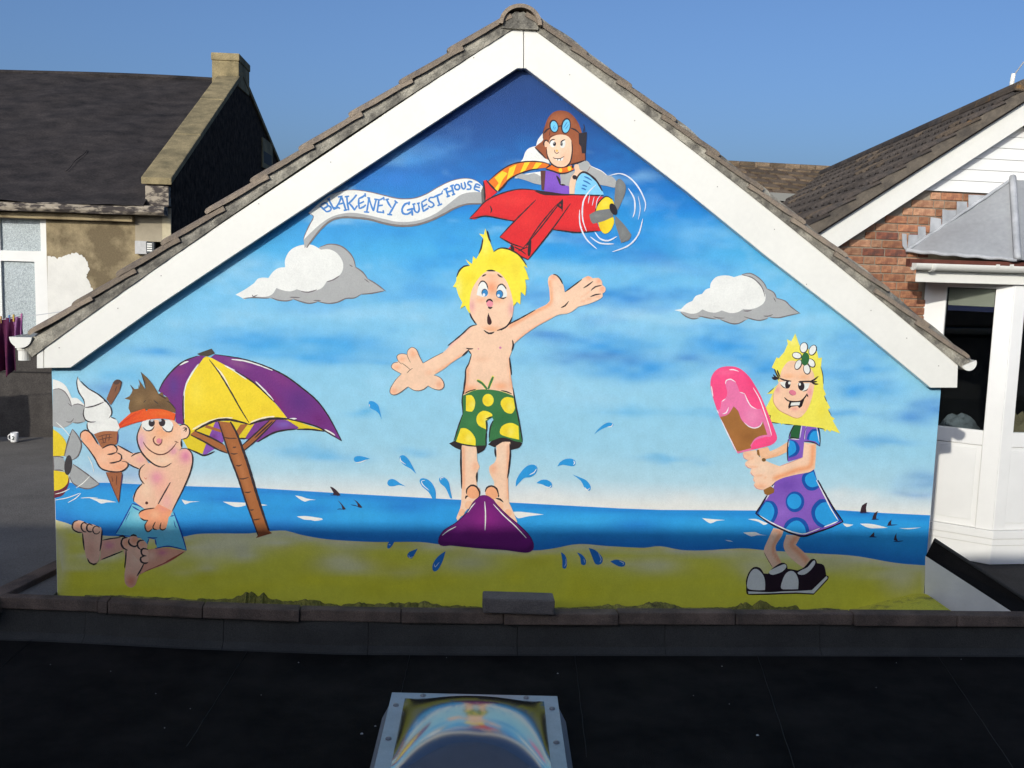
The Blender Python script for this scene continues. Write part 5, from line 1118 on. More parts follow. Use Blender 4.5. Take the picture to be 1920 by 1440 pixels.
# verge board, soffit
vt = [GP(*q, OV) for q in ((1450, 491), (1534, 436), (1720, 316), (1925, 186))]; vlow = [GP(*q, OV) for q in ((1450, 541), (1576, 460), (1720, 366), (1925, 232))]
def ext(p, q, d): return q+(q-p)/np.linalg.norm(q-p)*d
def to_apex(L):
    a, b = L[-2], L[-1]
    if (b-Pa)@gu > uA: L.pop(); b = L[-1]; a = L[-2]
    d = (b-a)/((b-a)@gu); L.append(b+d*(uA-(b-Pa)@gu))
to_apex(vt); to_apex(vlow)
MB().prism(vt+vlow[::-1], -gn*.022).build('bargeboard', UPVC, bh, bevel=.002, seg=1)
MB().prism([mirror(q)+gu*.002 for q in vt+vlow[::-1]], -gn*.022).build('bargeboard', UPVC, bh, bevel=.002, seg=1)
MB().prism([p_-gn*.023+A3((0, 0, .012)) for p_ in vlow]+[p_-gn*.023+A3((0, 0, .004)) for p_ in vlow[::-1]], -gn*(OV-.03)).build('soffit', material('soffit_grey', (.30, .30, .30), rough=.6), bh)
# tiles
GAU = .245; WT = .28
RTILE = material('weathered_interlocking_tile', (.085, .066, .052), rough=.95, color2=(.045, .04, .036), scale=9, detail=9, rand=.3, bump=.7, bscale=60, fine=.35, fscale=90)
LICH = material('lichen_tile', (.10, .075, .052), rough=.95, color2=(.26, .13, .03), scale=7, detail=9, contrast=(.60, .70), rand=.25, bump=.7, bscale=60, fine=.35, fscale=90)
def itile():
    v = []; f = []; NY = 12; Lx = .31
    for j in range(NY+1):
        t = j/NY; h = .030*max(0, math.sin(2*math.pi*(2*t)-.6))**1.0
        for x, dz in ((0, -.016), (0, .006), (.012, .012), (Lx, 0)): v.append((x, t*WT, h*.85+dz+(.0 if x else 0)))
    for j in range(NY):
        for k in range(3): f.append((j*4+k, j*4+k+1, (j+1)*4+k+1, (j+1)*4+k))
    return mesh('roof_tile', v, f, False)
itm = itile(); itm.materials.append(RTILE)
slopeP = MB().add([Rb+vv*-2.2-rnn*.02, Rb+vv*(aR+.05)-rnn*.02, Rb+vv*(aR+.05)+dd*9.2-rnn*.02, Rb-vv*2.2+dd*9.2-rnn*.02, Rb-vv*2.2-rnn*.09, Rb+vv*(aR+.05)-rnn*.09, Rb+vv*(aR+.05)+dd*9.2-rnn*.09, Rb-vv*2.2+dd*9.2-rnn*.09], [(0,1,2,3),(4,7,6,5),(0,4,5,1),(1,5,6,2),(2,6,7,3),(3,7,4,0)])
rroof = slopeP.build('roof', RTILE, bh)
vm_ = mirror(AP_-vv)-AP_; MB().add([q+w for w in (A3((0,0,-.02)), A3((0,0,-.09))) for q in (AP_, AP_+vm_*(aR+2.2), AP_+vm_*(aR+2.2)+dd*9.2, AP_+dd*9.2)], [(0,1,2,3),(4,7,6,5),(0,4,5,1),(1,5,6,2),(2,6,7,3),(3,7,4,0)]).build('far_slope', RTILE, bh)
tl = .055; vv2 = vv*math.cos(tl)-rnn*math.sin(tl); rn2 = rnn*math.cos(tl)+vv*math.sin(tl)
nc = int((aR+1.0)/GAU)+1; cnt = 0; rest = MB()
for c in range(nc):
    a0_ = aR-.10-(c+1)*GAU
    for j in range(30):
        o3 = Rb+vv*a0_+dd*(j*WT-.02)+rnn*(.012+.003*rb_.random())
        # keep the tiles that show
        P = o3-CAM; Zc = P@fwd; px_ = 960+FPX*(P@RIGHT)/Zc; py_ = 720-FPX*(P@UP)/Zc
        if px_ < 1440 or px_ > 2010 or py_ > 470: continue
        if cnt < 298:
            place(itm, 'roof_tile', frame(o3, vv2, dd, rn2), rroof, LICH if rb_.random() < .16 else RTILE); cnt += 1
        else:
            vts = [o3+vv2*v.co.x+dd*v.co.y+rn2*v.co.z for v in itm.vertices]; rest.add(vts, [list(p_.vertices) for p_ in itm.polygons])
if rest.v: o_ = rest.build('far_roof_tiles', RTILE, rroof); o_['kind'] = 'stuff'
MB().obox(Rb-vv*2.2-dd*.03-rnn*.075, vv*(aR+2.25), dd*.06, rnn*.085).build('verge_mortar', material('old_verge_mortar', (.15, .125, .095), rough=.95, color2=(.07, .06, .05), scale=8, detail=9, bump=.6, bscale=50), bh)
for j in range(20):
    c = Rb+vv*(aR-.02)+dd*(j*.46-.05)+rnn*.02
    v = []; f = []
    for L in (0, .445):
        for k in range(9):
            t = math.pi*k/8; v.append(c+dd*L+.13*(math.cos(t)*gu+math.sin(t)*A3((0, 0, 1))*.8)-A3((0, 0, .06)))
    f = [(k, k+1, 9+k+1, 9+k) for k in range(8)]+[list(range(9)), list(range(9, 18))]
    obj('ridge_tile', fixn(mesh('ridge_tile', v, f)), LICH if j < 4 else RTILE, bh)
an = onPlane(1897, 152, Rb+vv*aR, np.cross(dd, A3((0, 0, 1))))
MB().tube([an-A3((0, 0, .05)), an+A3((.01, 0, .06))], .018, 8).build('flue_stub', UPVC, bh)
MB().tube([an+A3((.01, 0, .04)), an+A3((.09, 0, .16))], .006, 6).build('aerial_rod', LEADM, bh)
# --- bay
zg = FP(1800, 497)[2]
zf0 = RP(1905, 534)[2]; zf1 = RP(1905, 505, .03)[2]
F0 = RP(1717, 515, .03); F1 = F0+rd*3.05
bay = MB().prism([F0*A3((1,1,0))+A3((0,0,zf0)), F1*A3((1,1,0))+A3((0,0,zf0)), (F1-rn*.9)*A3((1,1,0))+A3((0,0,zf0)), GP(1730, 515)*A3((1,1,0))+A3((0,0,zf0))], (0, 0, zf1-zf0)).build('bay_fascia', UPVC, bh, bevel=.003, seg=1)
g0 = RP(1713, 493, .086)
bgut = gutter(g0, .052, 0, 'bay_gutter', 3.05, bh, UPVC, dirv=tuple(rd))
for px in (1743, 1860, 1886):
    c = RP(px, 495.5, .086); v = []; f = []; d_ = rd
    sx_ = np.cross(d_, [0, 0, 1.0]); sx_ /= np.linalg.norm(sx_)
    pts_ = [c+.057*(math.cos(math.pi+math.pi*k/12)*sx_+math.sin(math.pi+math.pi*k/12)*A3((0, 0, 1))) for k in range(13)]
    pts_ += [c+.050*(math.cos(math.pi+math.pi*k/12)*sx_+math.sin(math.pi+math.pi*k/12)*A3((0, 0, 1))) for k in range(12, -1, -1)]
    MB().prism(pts_, d_*.03).build('gutter_bracket', UPVC, bgut)
MB().obox(RP(1706, 497, .07)-A3((0,0,.012)), rd*3.05, -rn*.06, (0, 0, .06)).build('red_eaves_tile', material('red_tile', (.14, .045, .03), rough=.85, var=.4, scale=9), bh)
E0, E1, T0 = GP(1698, 470, .012), RP(1906, 487, .11), GP(1897, 335, .012)
E2 = E1+rd*1.95; T2_ = T0+gu*1.5
def leadface(P3, name, bulge=.02):
    v = []; f = []; N = 14
    A0, B0, C0 = [A3(q) for q in P3[:3]]
    for i in range(N+1):
        for j in range(N+1-i):
            a, b = i/N, j/N; p3 = A0+(B0-A0)*a+(C0-A0)*b; w = bulge*math.sin(3*a+7*b)*.25*min(1, 4*a*(1-a-b)+4*b*(1-a-b)); v.append(p3+A3((0, -w, w*.6)))
    idx = {}; k = 0
    for i in range(N+1):
        for j in range(N+1-i): idx[i, j] = k; k += 1
    for i in range(N):
        for j in range(N-i):
            f.append((idx[i, j], idx[i+1, j], idx[i, j+1]))
            if i+j < N-1: f.append((idx[i+1, j], idx[i+1, j+1], idx[i, j+1]))
    return obj(name, mesh(name, v, f, True), LEADM, bh)
leadface((E0, E1, T0), 'lead_roof', .05)
MB().add([E1, E2, T2_, T0], [(0, 1, 2, 3)]).build('lead_roof', LEADM, bh)
MB().tube([E1+(T0-E1)*t+A3((0, -.012, .012)) for t in np.linspace(-.01, 1.0, 10)], .028, 8).build('lead_roll', LEADF, bh, smooth=True)
MB().tube([E0+(E1-E0)*t+A3((0, -.006, .0+.004*math.sin(t*31))) for t in np.linspace(0, 1, 24)], .016, 6).build('lead_drip', LEADF, bh, smooth=True)
MB().tube([E0+(T0-E0)*t+gn*.012+A3((0, 0, .003*math.sin(t*40))) for t in np.linspace(0, 1, 24)], .014, 6).build('lead_abutment', LEADF, bh, smooth=True)
def Z6(q): return (1560+q[0]/5.333, 320+q[1]/5.333)
for k, q4 in enumerate((((702,628),(745,632),(752,765),(738,795),(705,750)),((768,640),(858,642),(860,735),(755,795)),((862,558),(935,560),(942,685),(862,730)),((988,465),(1030,470),(1092,482),(1096,600),(975,665)),((1106,385),(1160,395),(1245,395),(1243,515),(1102,595)),((1250,308),(1350,312),(1357,435),(1248,505)),((1366,240),(1545,246),(1530,300),(1366,425)))):
    MB().prism([GP(*Z6(q), .016+.001*k) for q in q4], -gn*.004).build('lead_flashing', LEADF, bh)
# window frames on the slanting facet and the front
WF = material('bay_upvc', (.79, .785, .75), rough=.4, var=.04, scale=5)
def fz(y, x=1800): return FP(x, y)[2]
def ft(x, y): return (FP(x, y)-Pa)@fd
tB = (B_-Pa)@fd
def fbox(t0, t1, z0, z1, d0, d1, name, mat, parent, bev=.004):
    return MB().obox(Pa*A3((1,1,0))+fd*t0+fn*d0+A3((0,0,z0)), fd*(t1-t0), fn*(d1-d0), (0, 0, z1-z0)).build(name, mat, parent, bevel=bev, seg=1)
def rbox(t0, t1, z0, z1, d0, d1, name, mat, parent, bev=.004):
    return MB().obox(B_*A3((1,1,0))+rd*t0+rn*d0+A3((0,0,z0)), rd*(t1-t0), rn*(d1-d0), (0, 0, z1-z0)).build(name, mat, parent, bevel=bev, seg=1)
tj = ft(1774, 560); tg = ft(1866, 560)
zG0 = FP(1800, 803)[2]; zG1 = fz(539); zS = FP(1800, 812)[2]; zP1 = FP(1800, 826)[2]; zP0 = FP(1800, 972)[2]; zT1 = FP(1800, 985)[2]; zT0 = FP(1800, 1000)[2]; zK = RP(1880, 1058)[2]
ztopw = zf0-.002
fbox(0, tj, zT1, ztopw, -.05, .0, 'jamb', WF, bh); fbox(tg, tB-.002, zT1, ztopw, -.05, .001, 'corner_post', WF, bh)
rbox(.002, .10, zT1, ztopw, -.05, .0, 'corner_post', WF, bh)
fbox(tj, tg, zG1, ztopw, -.05, -.002, 'head_frame', WF, bh); fbox(tj, tg, zP1-.02, zG0, -.05, -.003, 'sill_frame', WF, bh)
pan = fbox(tj, tg, zT1, zP1-.022, -.05, -.012, 'lower_panel', WF, bh); fbox(tj+.05, tg-.04, zP0, zP1-.05, -.011, -.006, 'raised_panel', WF, pan)
GLS = bpy.data.materials.new('window_glass'); GLS.use_nodes = True
n = GLS.node_tree.nodes; l = GLS.node_tree.links; n.remove(n['Principled BSDF'])
fr_ = n.new('ShaderNodeFresnel'); fr_.inputs[0].default_value = 1.5; tr = n.new('ShaderNodeBsdfTransparent'); tr.inputs[0].default_value = (.75, .78, .78, 1); gl_ = n.new('ShaderNodeBsdfGlossy'); gl_.inputs['Roughness'].default_value = .01
m2 = n.new('ShaderNodeMixShader'); l.new(fr_.outputs[0], m2.inputs[0]); l.new(tr.outputs[0], m2.inputs[1]); l.new(gl_.outputs[0], m2.inputs[2]); l.new(m2.outputs[0], n['Material Output'].inputs[0])
fbox(tj, tg, zG0, zG1, -.032, -.026, 'window_pane', GLS, bh, 0)
BLIND = material('cream_blind', (.62, .58, .46), rough=.9, var=.08, scale=6); NAVY = material('navy_trim', (.03, .035, .10), rough=.8)
zb1 = fz(573); zb2 = fz(583)
bl_ = fbox(tj+.01, tg-.01, zb1, zG1-.005, -.05, -.046, 'blind', BLIND, bh, 0); fbox(tj+.01, tg-.01, zb2, zb1-.001, -.05, -.0455, 'blind_border', NAVY, bl_, 0)
# front of the bay
rz = lambda y: RP(1915, y)[2]
tr1_ = (RP(1919, 600)-B_)@rd
rbox(.10, tr1_, zT1, ztopw, -.05, -.004, 'frame_stile', WF, bh); rbox(tr1_, 2.3, zG1, ztopw, -.05, -.003, 'head_frame', WF, bh); rbox(tr1_, 2.3, zP1-.02, zG0-.0, -.05, -.0035, 'sill_frame', WF, bh)
rbox(tr1_+1.0, tr1_+1.08, zG0, zG1, -.049, -.002, 'mullion', WF, bh)
pan = rbox(.10+.002, 2.3, zT1, zP1-.022, -.05, -.012, 'lower_panel', WF, bh); rbox(tr1_-.02, 1.2, zP0, zP1-.05, -.011, -.006, 'raised_panel', WF, pan)
rbox(tr1_, 2.3, zG0, zG1, -.032, -.026, 'window_pane', GLS, bh, 0)
# trim and skirt follow both faces
for z0_, z1_, d_, nm in ((zT0, zT1-.0015, .022, 'sill_trim'), (zT0-.055, zT0-.0015, .012, 'sill_moulding'), (zK, zT0-.057, .004, 'skirt')):
    ins = (B_-Pa)@fd
    # mitred corner
    w_ = fn+rn; w_ /= np.linalg.norm(w_); cor = B_+w_*(d_/(w_@fn))
    a_ = Pa-fd*.25+fn*d_; e_ = B_+rd*2.36+rn*d_; back = [e_-rn*.3, B_-rn*.3, Pa-fd*.25-fn*.2]
    MB().prism([q*A3((1,1,0))+A3((0,0,z0_)) for q in [a_, cor, e_]+back], (0, 0, z1_-z0_)).build(nm, WF, bh, bevel=.003, seg=1)
# dark room behind the glass, a few things on the window board
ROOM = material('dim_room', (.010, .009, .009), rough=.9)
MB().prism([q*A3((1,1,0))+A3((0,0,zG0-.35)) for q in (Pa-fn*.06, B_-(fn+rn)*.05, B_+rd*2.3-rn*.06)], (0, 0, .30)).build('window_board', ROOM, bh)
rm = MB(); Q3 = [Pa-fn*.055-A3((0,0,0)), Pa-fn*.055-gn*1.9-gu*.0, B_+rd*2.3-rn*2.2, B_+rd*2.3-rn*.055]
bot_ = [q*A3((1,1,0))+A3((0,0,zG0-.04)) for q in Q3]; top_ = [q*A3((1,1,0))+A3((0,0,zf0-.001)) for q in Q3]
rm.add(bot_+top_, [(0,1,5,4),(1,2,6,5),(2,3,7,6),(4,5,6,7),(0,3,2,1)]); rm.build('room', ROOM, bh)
PAPER = material('pale_cloth', (.30, .33, .36), rough=.9, var=.35, scale=14, bump=.6, bscale=20)
def lump(c, s, name, mat, seed, parent):
    r = np.random.RandomState(seed); v = []; f = []; NN = 9
    for j in range(NN+1):
        for i in range(NN+1):
            u, w = i/NN-.5, j/NN-.5; h = s[2]*(1-(2*abs(u))**3)*(1-(2*abs(w))**3)*(.7+.5*r.rand()); v.append(A3(c)+fd*u*s[0]-fn*w*s[1]+A3((0, 0, h)))
    for j in range(NN):
        for i in range(NN): a = j*(NN+1)+i; f.append((a, a+1, a+NN+2, a+NN+1))
    return obj(name, mesh(name, v, f, False), mat, parent)
c = Pa*A3((1,1,0))+fd*(tj+.14)-fn*.2+A3((0,0,zG0-.03)); tag(lump(c, (.30, .25, .12), 'folded_cloth', PAPER, 3, None), 'crumpled pale cloth lying inside the side window of the bay', 'cloth')
c = B_*A3((1,1,0))+rd*(tr1_+.15)-rn*.2+A3((0,0,zG0-.03)); tag(lump(c, (.3, .25, .16), 'paper_bag', material('tan_paper', (.40, .33, .2), rough=.8, var=.3, scale=9), 5, None), 'tan paper bag inside the front window of the bay', 'bag')

# ------------------------------------------------------------------ tiled roof of the house behind
rh = empty('rear_house', tuple(onY(1440, 700, 9.0)*A3((1, 1, 0))+A3((0, 0, -.36))), 'low house with brown tiled roof seen over the mural verge', 'house')
eA, eB = onY(1300, 352, 8.6), onY(1640, 372, 8.6); rA = onY(1300, 306, 10.2); rB = onY(1640, 324, 10.2)
ex = (eB-eA)/np.linalg.norm(eB-eA); es = (rA-eA); Ls = np.linalg.norm(es); es /= Ls; en = np.cross(ex, es); en = en if en[2] > 0 else -en
rs = MB().add([eA-es*.2, eB-es*.2, rB, rA, eA-es*.2-en*.08, eB-es*.2-en*.08, rB-en*.08, rA-en*.08], [(0,1,2,3),(4,7,6,5),(0,4,5,1),(1,5,6,2),(2,6,7,3),(3,7,4,0)]).build('roof', material('brown_tile_bed', (.10, .07, .05), rough=.95), rh)
BT = material('brown_tile', (.19, .135, .085), rough=.95, color2=(.11, .08, .05), scale=9, detail=8, rand=.4, bump=.6, bscale=60, fine=.3, fscale=80)
flat_t = MB().obox((0, 0, 0), (.225, 0, 0), (0, .36, .0), (0, 0, .03)); me_t = bpy.data.meshes.new('roof_tile'); me_t.from_pydata(flat_t.v, [], flat_t.f); me_t.materials.append(BT)
nr = int(Ls/.33)+1; Wx = np.linalg.norm(eB-eA)
for j in range(nr):
    for i in range(int(Wx/.30)):
        o3 = eA+ex*(i*.30+(.15 if j % 2 else 0))+es*(j*.33-.18)+en*(.012+.002*rb_.random()); P = o3-CAM; Zc = P@fwd; px_ = 960+FPX*(P@RIGHT)/Zc
        if px_ < 1355 or px_ > 1580: continue
        e2 = es*math.cos(.07)-en*math.sin(.07); n2 = en*math.cos(.07)+es*math.sin(.07)
        place(me_t, 'roof_tile', frame(o3, ex, e2, n2), rs)
for i in range(12):
    c = rA+(rB-rA)*(i/12.0); d_ = (rB-rA)/12*.97
    pts_ = [c+.075*(math.cos(math.pi*k/8)*-es*.8+math.sin(math.pi*k/8)*en) for k in range(9)]; MB().prism(pts_, d_).build('ridge_tile', BT, rh)
MB().obox(eA-es*.25-A3((0, .06, .06)), eB-eA, (0, .12, 0), (0, 0, .11)).build('gutter', material('grey_gutter', (.22, .22, .2), rough=.6), rh)
MB().box((eA[0], 8.65, -.36), (eB[0], 11, eA[2]-.02)).build('wall', REND, rh)
# ------------------------------------------------------------------ ground, flat roof, kerbs, rooflight
ASPH = material('asphalt', (0.052, 0.049, 0.047), rough=.92, var=.35, scale=3, detail=9, bump=.5, bscale=120, fine=.35, fscale=140)
YARD = material('yard_concrete', (0.19, 0.175, 0.155), rough=.95, var=.3, scale=1.6, detail=9, bump=.4, bscale=90, fine=.22, fscale=120)
ROOFELT = material('roofing_felt', (0.020, 0.0175, 0.015), rough=.95, spec=.1, color2=(0.006, 0.0055, 0.005), scale=2.6, detail=9, bump=.8, bscale=260, fine=.5, fscale=420)
UPST = material('mineral_felt', (0.062, 0.059, 0.052), rough=.9, var=.3, scale=3, detail=8, bump=.7, bscale=200, fine=.45, fscale=330)
SLABM = material('kerb_concrete', (0.185, 0.132, 0.10), rough=.95, spec=.1, color2=(0.085, 0.066, 0.054), scale=5, detail=9, bump=.6, bscale=110, rand=.12, fine=.3, fscale=230)
S = 900
tag(obj('ground', mesh('ground', [(-S, -S, -3.2), (S, -S, -3.2), (S, S, -3.2), (-S, S, -3.2)], [(0, 1, 2, 3)]), ASPH), kind='structure')
# yard behind and beside the painted house
MB_ = MB().box((-14, -0.13, -0.5), (-0.55, 30, -0.004)).box((-0.55, -0.13, -.5), (-0.002, 30, -.0045)); yd = MB_.build('yard', YARD); tag(yd, kind='structure')
MB_ = MB().box((5.212, .0, -0.5), (20, 30, -0.36)); tag(MB_.build('side_passage', ASPH), kind='structure')
# kerb line in front of the wall (bends slightly, as laid)
kb = [(-3.2, .12), (-.30, -.107), (.04, -.135), (.82, -.245), (1.65, -.330), (2.65, -.352), (3.65, -.361), (4.6, -.371), (5.6, -.388), (9.0, -.44)]
KX = [k[0] for k in kb]; KY = [k[1] for k in kb]
def kyy(x): return float(np.interp(x, KX, KY))
KZ = 0.03; KW = 0.085; KT = 0.068
def bx_(px): return onZ(px, 1150, KZ)[0]
joints = [-3.1, -1.9, -1.0, bx_(-120), bx_(160), bx_(181), bx_(371), bx_(559), bx_(752), bx_(945), bx_(1160), bx_(1380), bx_(1600), bx_(1790), 6.3, 7.2, 8.1, 9.0]
ledge = empty('kerb_wall', (2.6, -.4, -.2), 'low kerb wall of weathered concrete blocks between mural and flat roof', 'kerb')
for a, b in zip(joints[:-1], joints[1:]):
    ya, yb_ = kyy(a), kyy(b); dz = random.uniform(-.003, .003); dy = random.uniform(-.004, .004)
    w_ = KW*(1+.12*math.sin(a*3)); gap = .0018
    MB().add([(a+gap, ya-w_+dy, KZ-KT), (b-gap, yb_-w_+dy, KZ-KT), (b-gap, yb_, KZ-KT), (a+gap, ya, KZ-KT), (a+gap, ya-w_+dy+.004, KZ+dz), (b-gap, yb_-w_+dy+.004, KZ+dz+random.uniform(-.003, .003)), (b-gap, yb_, KZ+dz), (a+gap, ya, KZ+dz)],
             [(0,3,2,1),(4,5,6,7),(0,1,5,4),(1,2,6,5),(2,3,7,6),(3,0,4,7)]).build('kerb_block', SLABM, ledge, bevel=.008)
RZ = -0.20
v = []; f = []
for x in np.linspace(-3.1, 9.0, 60): y0 = kyy(x); v += [(x, y0-.004, KZ-.012), (x, y0-KW+.052, KZ-.012), (x, y0-KW+.062, RZ-.05), (x, y0-.004, RZ-.05)]
for i in range(59):
    for k in range(4): f.append((i*4+k, i*4+(k+1) % 4, (i+1)*4+(k+1) % 4, (i+1)*4+k))
obj('bedding', fixn(mesh('bedding', v, f)), ASPH, ledge)
# mineral-felt upstand below the blocks, in lengths with open laps
uj = [-3.1, -1.4, bx_(132), bx_(411), bx_(690), bx_(972), bx_(1250), bx_(1540), 6.0, 7.4, 9.0]
for a, b in zip(uj[:-1], uj[1:]):
    xs_ = np.linspace(a+.0015, b-.0015, 8); v = []; f = []
    for x in xs_:
        y0 = kyy(x)-KW+.030; w = .003*math.sin(x*11)
        v += [(x, y0, KZ-KT+.004), (x, y0-.010+w, KZ-KT-.05), (x, y0-.020+w, RZ+.03), (x, y0-.060, RZ+.004), (x, y0-.085, RZ+.003), (x, y0+.03, RZ-.02), (x, y0+.03, KZ-KT+.003)]
    for i in range(7):
        for k in range(7): f.append((i*7+k, i*7+(k+1) % 7, (i+1)*7+(k+1) % 7, (i+1)*7+k))
    f += [list(range(7)), list(range(49, 56))]
    obj('felt_upstand', fixn(mesh('felt_upstand', v, f)), UPST, ledge)
fr = MB().add([(-14, -7.1, RZ), (14, -7.1, RZ), (14, -.30, RZ), (-14, -.02, RZ), (-14, -7.1, -3.1), (14, -7.1, -3.1), (14, -.30, -3.1), (-14, -.02, -3.1)], [(0,1,2,3),(0,4,5,1),(1,5,6,2),(2,6,7,3),(3,7,4,0)])
LAPM = material('lap_bitumen', (.012, .0115, .0105), rough=.6)
flat = tag(fr.build('flat_roof', ROOFELT), kind='structure')
for q0, q1 in (((470, 1212), (350, 1400)), ((770, 1222), (752, 1300)), ((1078, 1230), (1100, 1420)), ((1420, 1228), (1490, 1440)), ((60, 1200), (-90, 1330)), ((1760, 1232), (1900, 1440))):
    a, b = onZ(*q0, RZ+.002), onZ(*q1, RZ+.002); d = (b-a)/np.linalg.norm(b-a); sN = np.cross(d, [0, 0, 1])
    mbs = MB(); n_ = 14; v = []; f = []
    for i in range(n_+1):
        c = a+(b-a)*i/n_+sN*.0015*math.sin(i*1.9); v += [c-sN*.0022, c+A3((0, 0, .002)), c+sN*.0022]
    for i in range(n_): f += [(i*3, i*3+1, i*3+4, i*3+3), (i*3+1, i*3+2, i*3+5, i*3+4)]
    obj('felt_lap', mesh('felt_lap', v, f), LAPM, flat)
# light specks of grit
v = []; f = []; rr3 = np.random.RandomState(8)
for i in range(110):
    c = A3((-2+9*rr3.rand(), -.5-4.5*rr3.rand()**1.3, RZ+.001)); s = .002+.005*rr3.rand()**3; k = len(v)
    v += [c+A3((-s, -s, 0)), c+A3((s, -s*.8, 0)), c+A3((s*.7, s, 0)), c+A3((-s, s*.6, 0)), c+A3((0, 0, s*.9))]; f += [(k, k+1, k+4), (k+1, k+2, k+4), (k+2, k+3, k+4), (k+3, k, k+4)]
o = obj('grit', mesh('grit', v, f), material('pale_grit', (.42, .42, .40), rough=.9), flat); o['kind'] = 'stuff'
# strip of ground between wall and kerb, splashed with the sand paint
FLO = material('paint_splashed_ground', (0.60, 0.54, 0.06), rough=.95, color2=(0.24, 0.22, 0.06), scale=8, detail=9, contrast=(.52, .68), bump=.6, bscale=60, fine=.2, fscale=150)
v = []; f = []
for i, x in enumerate(np.linspace(.002, 5.215, 60)):
    z = -.10+.10*np.clip((x-4.75)/.38, 0, 1); v += [(x, .004, z), (x, kyy(x)+.0, z-.002)]
for i in range(59): f.append((2*i, 2*i+1, 2*i+3, 2*i+2))
tag(obj('wall_foot_strip', mesh('wall_foot_strip', v, f), FLO), kind='structure')
# crumbled render and moss along the foot of the wall
MOSS = material('moss', (0.11, 0.11, 0.03), rough=1, color2=(0.25, 0.22, 0.05), scale=25, detail=9, bump=.9, bscale=120, fine=.4, fscale=200)
DIRT = material('crumbled_render', (0.34, 0.31, 0.07), rough=1, color2=(0.09, 0.08, 0.04), scale=18, detail=9, bump=.9, bscale=90, fine=.4, fscale=180)
rr4 = np.random.RandomState(21)
def crumb(x0, x1, name, mat, hgt, seed, dep=.07):
    r = np.random.RandomState(seed); n_ = int((x1-x0)/.012); v = []; f = []; prev = r.rand()
    for i in range(n_+1):
        x = x0+(x1-x0)*i/n_; env = math.sin(math.pi*i/n_)**.35
        prev = .72*prev+.28*r.rand()+(.10*r.randn() if r.rand() > .86 else 0); prev = min(max(prev, .05), 1.15)
        base = onY(*uv_px(np.array([[x, 0]]))[0], 0)[2]
        vis = KZ-abs(kyy(x))*1.95/(5.85-abs(kyy(x)))          # lowest bit of wall seen over the kerb
        top = vis+hgt*env*prev*(.35+.65*max(0, math.sin(x*7.3+seed)*.5+.5*math.sin(x*19+seed*2)+.45))
        v += [(x, -.005, top), (x, -.014-.01*r.rand(), top-.004), (x, -dep*(.5+.5*r.rand()), vis+(top-vis)*.3), (x, -dep-.03*r.rand(), vis-.04), (x, -.005, vis-.05)]
    for i in range(n_):
        for k in range(4): f.append((i*5+k, (i+1)*5+k, (i+1)*5+k+1, i*5+k+1))
    o_ = obj(name, fixn(mesh(name, v, f)), mat, house); o_['kind'] = 'stuff'; return o_
X0 = lambda px: onY(px, 1130, 0)[0]
crumb(X0(368), X0(640), 'moss_growth', MOSS, .090, 31); crumb(X0(640), X0(905), 'moss_growth', MOSS, .055, 32); crumb(X0(1036), X0(1330), 'crumbled_render', DIRT, .055, 33); crumb(X0(1320), X0(1500), 'moss_growth', MOSS, .070, 34); crumb(X0(160), X0(372), 'crumbled_render', DIRT, .02, 35); crumb(X0(1490), X0(1720), 'crumbled_render', DIRT, .02, 36); crumb(X0(700), X0(830), 'crumbled_render', DIRT, .06, 37)
# loose block on the kerb
ba = onZ(905, 1152, KZ); bb = onZ(1040, 1156, KZ)
blk = MB().obox((ba[0], ba[1]+.005, KZ+.004), (bb[0]-ba[0], bb[1]-ba[1], 0), (.004, .13, 0), (0, 0, .088)).build('concrete_block', material('block_concrete', (.165, .142, .125), rough=.93, var=.3, scale=6, bump=.6, bscale=120, fine=.25, fscale=200), bevel=.012)
tag(blk, 'loose grey concrete block lying on the kerb below the surfer', 'block')
# short kerb beside the left corner and its gutter
lk = MB(); a0, a1 = onZ(-60, 1128, .03), onZ(112, 1046, .03)
dk = (a1-a0)/np.linalg.norm(a1-a0); pk = np.array([dk[1], -dk[0], 0]); 
lk.obox(a0+A3((0, 0, -.1)), dk*1.7, pk*.11, (0, 0, .1)).build('kerb_stone', SLABM, bevel=.008)
tag(bpy.data.objects['kerb_stone'], 'dark kerb stone running back beside the left corner of the mural', 'kerb')
# white sloping fillet and felted edge at the right corner
TL, BL_, TR, BR = onY(1735, 1042, -.004), A3((5.203, -.004, .0)), onZ(1897, 1147, .02), None
pn = np.cross(TR-BL_, TL-BL_); BR = onPlane(1782, 1147, BL_, pn)
fil = empty('corner_upstand', (5.3, -.2, 0), 'white painted fillet with black felt edge at the right corner of the mural', 'upstand')
MB().add([BL_, BR, TR, TL, BL_+A3((.12, .0, -.2)), BR+A3((.1, 0, -.2)), TR+A3((.06, 0, -.2)), TL+A3((.06, 0, -.2))], [(0,1,2,3),(4,7,6,5),(0,4,5,1),(1,5,6,2),(2,6,7,3),(3,7,4,0)]).build('fillet', WPAINT, fil)
T2, TR2 = onY(1745, 1012, .0), onZ(1960, 1150, .0)
MB().add([TL+A3((.004, -.001, .004)), TR+A3((.004, 0, .004)), TR2, T2+A3((.02, 0, 0)), TL+A3((.03, 0, -.2)), TR+A3((.03, 0, -.2)), TR2+A3((0, 0, -.2)), T2+A3((.02, 0, -.3))], [(0,1,2,3),(4,7,6,5),(0,4,5,1),(1,5,6,2),(2,6,7,3),(3,7,4,0)]).build('felt_edge', ROOFELT, fil)
a, b = T2+A3((.02, -.002, .004)), TR2+A3((0, -.004, .006)); MB().tube([a+(b-a)*t for t in np.linspace(0, 1, 8)], .010, 8).build('edge_trim', UPST, fil)

